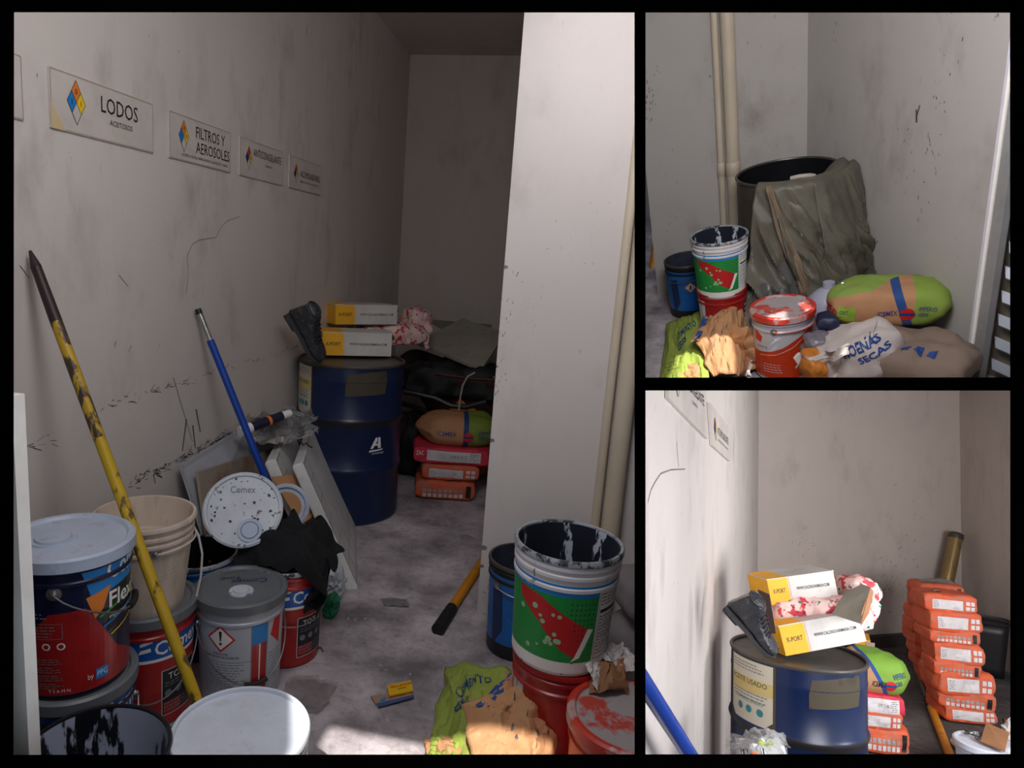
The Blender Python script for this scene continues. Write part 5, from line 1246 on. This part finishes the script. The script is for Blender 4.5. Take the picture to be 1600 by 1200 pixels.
def b3(u, v):
    p = YP(1138 + 94 * u, 1136 + 12 * abs(u - .45) * 3 + 62 * v, 2.72 - .22 * math.sin(PI * u) * (.4 + v)); k = Vector((u * 4, v * 4, 6)); return p + noise.noise_vector(k) * .03 + noise.noise_vector(k * 3) * .012
G(off=t.location).surf(b3, 30, 22).build('film', clear, t, smooth=False)
G(off=t.location).surf(lambda u, v: b3(.15 + .7 * u, .35 + .65 * v) + Vector((0, .05, 0)), 14, 10).build('white_wrapper', flat(220, 220, 222), t, smooth=False)
G(off=t.location).surf(lambda u, v: b3(.50 + .28 * u, .62 + .36 * v) + Vector((0, -.01, 0)), 8, 6).build('orange_patch', flat(240, 120, 50), t, smooth=False)
G(off=t.location).surf(lambda u, v: b3(.52 + .18 * u, .30 + .25 * v) + Vector((0, .03, 0)), 8, 6).build('green_patch', flat(170, 190, 80), t, smooth=False)
d = D()
for k in range(12): d.rect(.003 * k * 2, 0, .003 * k * 2 + .002 + .002 * (k % 2), .03, inkK, 0)
d.build('barcode', planemap(YP(1160, 1186, 2.52) - t.location, (1, .0, .3), (-.2, 0, 1)), t, step=None)
# things right of the drum
t = thing('yellow_carton', 'yellow carton on the floor behind the drum in the lower right room', 'carton', YP(1352, 1032, 5.6)); A = YP(1336, 1034, 5.6); B = YP(1360, 1001, 5.6)
G(off=t.location).box((A.x, A.y, A.z - .35), (B.x, A.y + .2, B.z)).build('body', flat(232, 160, 30), t, smooth=False)
D().rect(.02, -.05, .06, .02, inkNav, 0).rect(.03, .04, .08, .07, P_tan, 0).build('print', planemap(YP(1345, 1018, 5.595) - t.location, (1, 0, 0), (0, 0, 1)), t, step=None)
a, L, rz = base2((1345, 1178), (1425, 1176), 0)
a0, L0, rz0 = base2((1346, 1178), (1424, 1176), 0)
rz0 = .28
def atline(px, py): 
    r = ray(px, py); n = Vector((-math.sin(rz0), math.cos(rz0), 0)); t_ = (a0 - eye()).dot(n) / r.dot(n); return eye() + r * t_
def frontbag(px0, px1, pyb, pyt, label, m, W, deco=None, seed=1, name='mortar_sack', group=None, drz=0, pinch=.3, nz=.012, line=None, topdeco=None, **k):
    f = line or atline; A = f(px0, pyb); B = f(px1, pyb); T = f((px0 + px1) / 2, pyt); L = (B - A).length; H = T.z - A.z
    rz = rz0 if line is None else rzs
    c = (A + B) / 2 + Matrix.Rotation(rz, 3, 'Z') @ Vector((0, W / 2, 0)); c.z = max(0, min(A.z, B.z))
    return bag(name, label, 'sack', c, rz + drz, L, W, H, m, group, (lambda d: deco(d, L, H)) if deco else None, seed=seed, pinch=pinch, nz=nz, topdeco=(lambda d: topdeco(d, L, W)) if topdeco else None, **k)
frontbag(1338, 1424, 1176, 1136, 'orange mortar sack at the bottom of the short pile by the drum, lower right room', orange_bag, .27, lambda d, L, H: om_front(d, L, H, 1), 81, group='orange mortar sacks of the short pile')
frontbag(1338, 1412, 1139, 1109, 'orange mortar sack in the middle of the short pile by the drum, lower right room', orange_bag, .27, lambda d, L, H: om_front(d, L, H, 0), 82, group='orange mortar sacks of the short pile')
frontbag(1336, 1417, 1113, 1085, 'pink-red sack with a white label on the short pile, lower right room', pink_bag, .27, lambda d, L, H: (d.rect(-L * .45, H * .12, L * .36, H * .78, label_w, 0), d.text('GRM 30 00 22', -L * .05, H * .4, H * .16, inkGrey, 1, width=L * .25), d.greek(L * .2, H * .2, L * .34, H * .72, 6, inkGrey, 1, random.Random(2))), 83, pinch=.15, nz=.006)
cem3 = mat('bright_cement_sack', srgb(190, 142, 100), .75, dirt=srgb(150, 116, 86), damt=.4, dscale=6, bmp=.3, bscale=12, zones=[((1, 0, .5), .045, .5, srgb(128, 172, 62), .0), ((1, 0, .5), .02, .045, srgb(34, 76, 150), 0)])
frontbag(1326, 1437, 1086, 1031, 'plump brown and green cement sack on the short pile, lower right room', cem3, .34, lambda d, L, H: (d.text('/CEMEX', -L * .16, H * .30, H * .14, inkNav, 1, width=L * .2, bold=.01), d.circle(L * .10, H * .34, H * .13, inkR, 1), d.rect(L * .10 - H * .13, H * .31, L * .10 + H * .13, H * .37, inkB, 2), d.text('IMPERIO', L * .15, H * .5, H * .14, inkB, 1, width=L * .18, rot=.3), d.text('GRIS', L * .18, H * .33, H * .12, inkB, 1, width=L * .1, rot=.3)), 84, name='cement_sack', pinch=.75, nz=.018, cor=.3)
# big orange pile: nine at the front, a second column behind
As, Bs = FL(1471, 1128), FL(1560, 1121); rzs = .26
def stline(px, py):
    r = ray(px, py); n = Vector((-math.sin(rzs), math.cos(rzs), 0)); t_ = (As - eye()).dot(n) / r.dot(n); return eye() + r * t_
rows = [(1474, 1558, 1127, 1104, 0, 'lowest'), (1470, 1559, 1106, 1083, 1, 'second from the floor'), (1464, 1554, 1086, 1050, 0, 'third from the floor'), (1462, 1536, 1056, 1035, 1, 'fourth from the floor'),
        (1462, 1541, 1037, 1004, 0, 'fifth from the floor'), (1452, 1532, 1004, 985, 1, 'sixth from the floor'), (1451, 1535, 987, 955, 0, 'seventh from the floor'), (1447, 1529, 956, 930, 0, 'topmost')]
for k, (x0, x1, yb, yt, alt, w_) in enumerate(rows):
    frontbag(x0, x1, yb, yt, 'orange mortar sack in the front of the tall pile, %s' % w_, orange_bag, .27, (lambda d, L, H, alt=alt: om_front(d, L, H, alt)), 90 + k, group='orange mortar sacks in front of the tall pile', drz=random.Random(k).uniform(-.10, .10), line=stline, pinch=.25,
             topdeco=(lambda d, L, W: (d.rect(-L * .3, -W * .25, L * .3, W * .2, label_g, 0), d.greek(-L * .28, -W * .23, L * .28, W * .18, 8, inkGrey, 1, random.Random(2), .3))) if k in (4,) else (lambda d, L, W: (d.rect(-L * .25, -W * .3, -L * .12, -W * .1, inkK, 0), d.rect(-L * .24, -W * .22, -L * .13, -W * .18, inkW, 1))))
A9 = FL(1462, 1084); 
def rearline(px, py):
    r = ray(px, py); n = Vector((-math.sin(rzs), math.cos(rzs), 0)); t_ = (A9 - eye()).dot(n) / r.dot(n); return eye() + r * t_
xr = [1455, 1447, 1440, 1434, 1430, 1427, 1432, 1435, 1436]
for k in range(9):
    yb = 1086 - k * 19.0; frontbag(xr[k], xr[k] + 72, yb, yb - 20.5, ('orange mortar sack in the rear column of the tall pile, number %s from the floor' % 'one two three four five six seven eight'.split()[k]) if k < 8 else 'orange mortar sack crowning the rear column of the tall pile', orange_bag, .25,
        (lambda d, L, H: om_front(d, L, H, 1)) if k == 8 else None, 120 + k, group='orange mortar sacks at the rear of the tall pile', drz=random.Random(k + 40).uniform(-.12, .12), line=rearline, pinch=.25, topdeco=(lambda d, L, W: (d.rect(-L * .35, -W * .35, L * .35, W * .3, label_g, 0), d.greek(-L * .33, -W * .33, L * .33, W * .28, 6, inkGrey, 1, random.Random(2), .3))) if k == 8 else None)
# corner things
t = thing('brass_tube', 'brass-coloured tube leaning in the far corner behind the tall orange pile', 'tube', FL(1480, 1010) ); 
TP = hit(1496) * .97; A = Vector((TP.x - .10, TP.y - .35, .0)); rt_ = ray(1493, 842); tt_ = TP.y / rt_.y; Bt = eye() + rt_ * tt_ * .99
A2_ = eye() + ray(1474, 935) * ((TP.y - .25) / ray(1474, 935).y); dirv = (Bt - A2_); A = A2_ - dirv * (A2_.z / dirv.z) if dirv.z > .01 else A2_
t.location = A; t.matrix_world = Matrix.Translation(A)
G(off=A).tube([A, A + (Bt - A) * .5, Bt], .056, 24).build('tube', brass, t); dn = (Bt - A).normalized()
G(off=A).tube([Bt - dn * .0, Bt + dn * .02, Bt + dn * .05, Bt + dn * .06], [.058, .062, .058, .04], 24).build('cap', drum_olive, t)
c = FL(1543, 1058)
t = thing('waste_bin', 'black tapered bin standing behind the tall orange pile', 'bin', (c.x, c.y + .12, 0), facing(c))
def binf(u, v): a = 2 * PI * u; e = lambda q: math.copysign(abs(q) ** .4, q); k = .115 + .035 * v; return (k * 1.1 * e(math.cos(a)), k * e(math.sin(a)), .42 * v)
o = G().surf(binf, 40, 6, wrap=True).box((-.11, -.10, 0), (.11, .10, .006)).build('body', black_pl, t); so_ = o.modifiers.new('th', 'SOLIDIFY'); so_.thickness = .004
g = G().tube([Vector(binf(k / 40, 1)) * 1.03 for k in range(41)], .010, 8); g.build('rim', black_pl, t)
# dark beam along the back wall
bb = struct('baseboard_back', G().slab([KL + d_ * .05 - nb * .0, KR - d_ * .05, KR - d_ * .05 + Vector((0, 0, .105)), KL + d_ * .05 + Vector((0, 0, .105))], -nb, .06), P('dark_grimy_beam', 62, 58, 60, .7, dirt=srgb(30, 28, 28), damt=.7))
# poles on the floor
A = FL(1492, 1200, .02); B = FL(1463, 1108, .02); dd = B - A; far = FL(1420, 1016, .02)
pole('wooden_pole', 'yellow pole with dark bands lying on the floor between the sack piles', A, A + (far - A), [(0, .40, .024, yellow_wood, 'shaft'), (.40, .47, .026, rubber, 'dark_joint'), (.47, 1, .016, P('grey_tube', 92, 84, 78, .5), 'grey_tube')])
A = YP(1094, 1205, 2.35); B = YP(1000, 1058, 1.75)
pole('broom_pole', 'blue pole crossing the bottom left of the lower right room', A + (A - B) * .4, B + (B - A) * .2, [(0, 1, .023, blue_pole_m, 'sleeve')])
c = FL(1541, 1162, .22)
t, R_ = pail('paint_pail', 'small white tub with a metal chain on its lid, lower right room', 'tub', c, .22, .145, h=.22, shell=white_pl, rim=white_pl, lid=white_pl, spout=False)
t = thing('chain', 'heap of dark steel chain on the white tub lid', 'chain', FL(1527, 1152, .236)); rr = random.Random(4)
for k in range(14):
    p = Vector((.11 * (k / 13 - .45), .05 * math.sin(k * .8) - .01, .012)); a = rr.uniform(0, PI); q = Matrix.Rotation(a, 3, 'Z') @ Matrix.Rotation(rr.choice((0, 1.2)), 3, 'X')
    G().tube([p + q @ Vector((.014 * math.cos(b), .008 * math.sin(b), 0)) for b in [2 * PI * j / 12 for j in range(13)]], .003, 6).build('link', drum_rim, t)
t = thing('cardboard_piece', 'brown square of cardboard lying askew on the white tub', 'cardboard', FL(1555, 1155, .25))
G(off=t.location).slab([FL(1532, 1159, .242), FL(1570, 1175, .242), FL(1577, 1146, .27), FL(1541, 1130, .29)], (0, 0, 1), .005).build('sheet', card, t, smooth=False)
t = thing('paper_scrap', 'white paper scrap on the floor beside the yellow pole, lower right room', 'paper', FL(1503, 1172)); G().cushion(.07, .09, .06, n=(10, 10, 5), nz=.03, fr=20, seed=7).build('paper', white_paper, t, smooth=False)
t = thing('red_white_scrap', 'red and white crumpled wrapper at the lower right corner', 'wrapper', FL(1584, 1170, .10)); G().cushion(.07, .09, .16, n=(8, 8, 8), nz=.03, fr=20, seed=8).build('white_wrapper', white_paper, t, smooth=False); G().cushion(.06, .09, .05, n=(8, 8, 4), nz=.02, fr=20, seed=3).build('red_wrapper', flat(190, 30, 50), t, smooth=False).location = (-.01, -.03, -.06)
t = thing('work_glove', 'red-brown flat rag on the floor at the lower right corner', 'rag', FL(1575, 1128)); G().cushion(.05, .05, .02, n=(8, 8, 4), nz=.01, seed=3).build('rag', flat(150, 80, 60), t)

# ================================================================== THE SHELL THE THREE ROOMS SHARE
# black border bands built as a wall with three openings, dividers behind; all stand in the left room's axes
setroom(1)
bpy.context.view_layer.update()
YF = .95
def fr(px, py, y=YF): return YP(px, py, y)
Oq = [(17, 17, 992, 1183), (1008, 17, 1583, 591), (1008, 609, 1583, 1183)]
bm = bmesh.new()
def loop(ps):
    vs = [bm.verts.new(p) for p in ps]; return [bm.edges.new((vs[i], vs[(i + 1) % len(vs)])) for i in range(len(vs))]
outer = [Vector((-2.6, YF, -.8)), Vector((2.6, YF, -.8)), Vector((2.6, YF, 3.6)), Vector((-2.6, YF, 3.6))]
es = loop(outer); polys = []
for x0, y0, x1, y1 in Oq:
    q = [fr(x0, y0), fr(x1, y0), fr(x1, y1), fr(x0, y1)]; polys.append(q); es += loop(q)
bmesh.ops.triangle_fill(bm, edges=es, use_beauty=True, use_dissolve=False, normal=(0, 1, 0))
def inside2(p, poly):
    c = False
    for i in range(len(poly)):
        a, b = poly[i], poly[i - 1]
        if (a.z > p.z) != (b.z > p.z) and p.x < (b.x - a.x) * (p.z - a.z) / (b.z - a.z) + a.x: c = not c
    return c
bm.verts.index_update(); vs = [v.co.copy() for v in bm.verts]
fs = [tuple(v.index for v in f.verts) for f in bm.faces if not any(inside2(f.calc_center_median(), q) for q in polys)]
bm.free(); g = G(); g.add(vs, fs, 0)
o = g.build('border_wall', [BLACK], smooth=False)
so_ = o.modifiers.new('thickness', 'SOLIDIFY'); so_.thickness = .012; so_.offset = 0; o['kind'] = 'structure'
# added dividers, upright and flat, unseen: they keep each room's light apart
def pl(px, py, t_): return eye() + ray(px, py) * t_
def wedge(name, c4, t0, t1):
    a = [YP(x, y, .962) for x, y in c4]; b = [pl(x, y, t1) for x, y in c4]
    g = G(); g.add(a + b, [(0, 1, 2, 3), (7, 6, 5, 4), (0, 4, 5, 1), (1, 5, 6, 2), (2, 6, 7, 3), (3, 7, 4, 0)]); return struct(name, g, INNER)
t0 = .97 / F; t1 = 7.6 / F
wedge('wall_divider', [(998.5, -1500), (1001.5, -1500), (1001.5, 2300), (998.5, 2300)], t0, t1)
wedge('floor_divider', [(1001.5, 598.5), (2700, 598.5), (2700, 601.5), (1001.5, 601.5)], t0, t1)
# unseen slab added outside: its edge draws the line between sun and shade
zc = 2.5
def sunback(p): return p + SUN * ((zc - p.z) / SUN.z)
e0, e1 = sunback(FL(517, 1137)), sunback(FL(652, 1183)); ed = Vector((1, 0, 0))
q0, q1 = e0, e0 + ed * 3.2; l1, l2 = sunback(FL(448, 1090, .37)), sunback(FL(448, 1183, .37))
struct('sun_blocker', G().slab([q0, q1, Vector((q1.x, YF, zc)), Vector((-2.6, YF, zc)), Vector((-2.6, -3, zc)), Vector((l2.x, -3, zc)), l2, l1], (0, 0, 1), .05), INNER)

# ------------------------------------------------------------------ put every room in its place, end each at its divider
for o in roots:
    if o.get('_room') in (2, 3):
        o.matrix_world = TR[o['_room']] @ (o.matrix_world if o.type == 'EMPTY' else o.matrix_basis)
bpy.context.view_layer.update()
Rc = co.matrix_world.to_3x3(); E0 = co.matrix_world.translation
def cplane(nx, ny, nz): return (R1m @ Vector((nx, ny, nz))).normalized()
PV = lambda px: cplane(F, 0, -(px - PX))           # positive to the right of px
PHz = lambda py: cplane(0, F, -(py - PY))          # positive below py
LIM = {1: [(-PV(998))], 2: [PV(1002), -PHz(598)], 3: [PV(1002), PHz(602)]}
SKIP = {'border_wall', 'wall_divider', 'floor_divider', 'sun_blocker'}
done = {}
for o in list(bpy.data.objects):
    if o.type != 'MESH': continue
    r = o
    while r.parent: r = r.parent
    if r.name in SKIP: continue
    for n in LIM[r['_room']]:
        M = o.matrix_world
        ds = [(M @ v.co - E0).dot(n) for v in o.data.vertices]
        if not ds or min(ds) > 0: continue
        bm = bmesh.new(); bm.from_mesh(o.data)
        Mi = M.inverted(); pc_ = Mi @ E0; pn = (M.to_3x3().transposed() @ n).normalized()
        bmesh.ops.bisect_plane(bm, geom=bm.verts[:] + bm.edges[:] + bm.faces[:], plane_co=pc_, plane_no=pn, clear_inner=True)
        if o.data.users > 1: o.data = o.data.copy()
        bm.to_mesh(o.data); bm.free()
for o in [o for o in bpy.data.objects if o.type == 'MESH' and len(o.data.vertices) == 0]:
    bpy.data.objects.remove(o)
for o in roots:
    try:
        if '_room' in o: del o['_room']
    except ReferenceError: pass
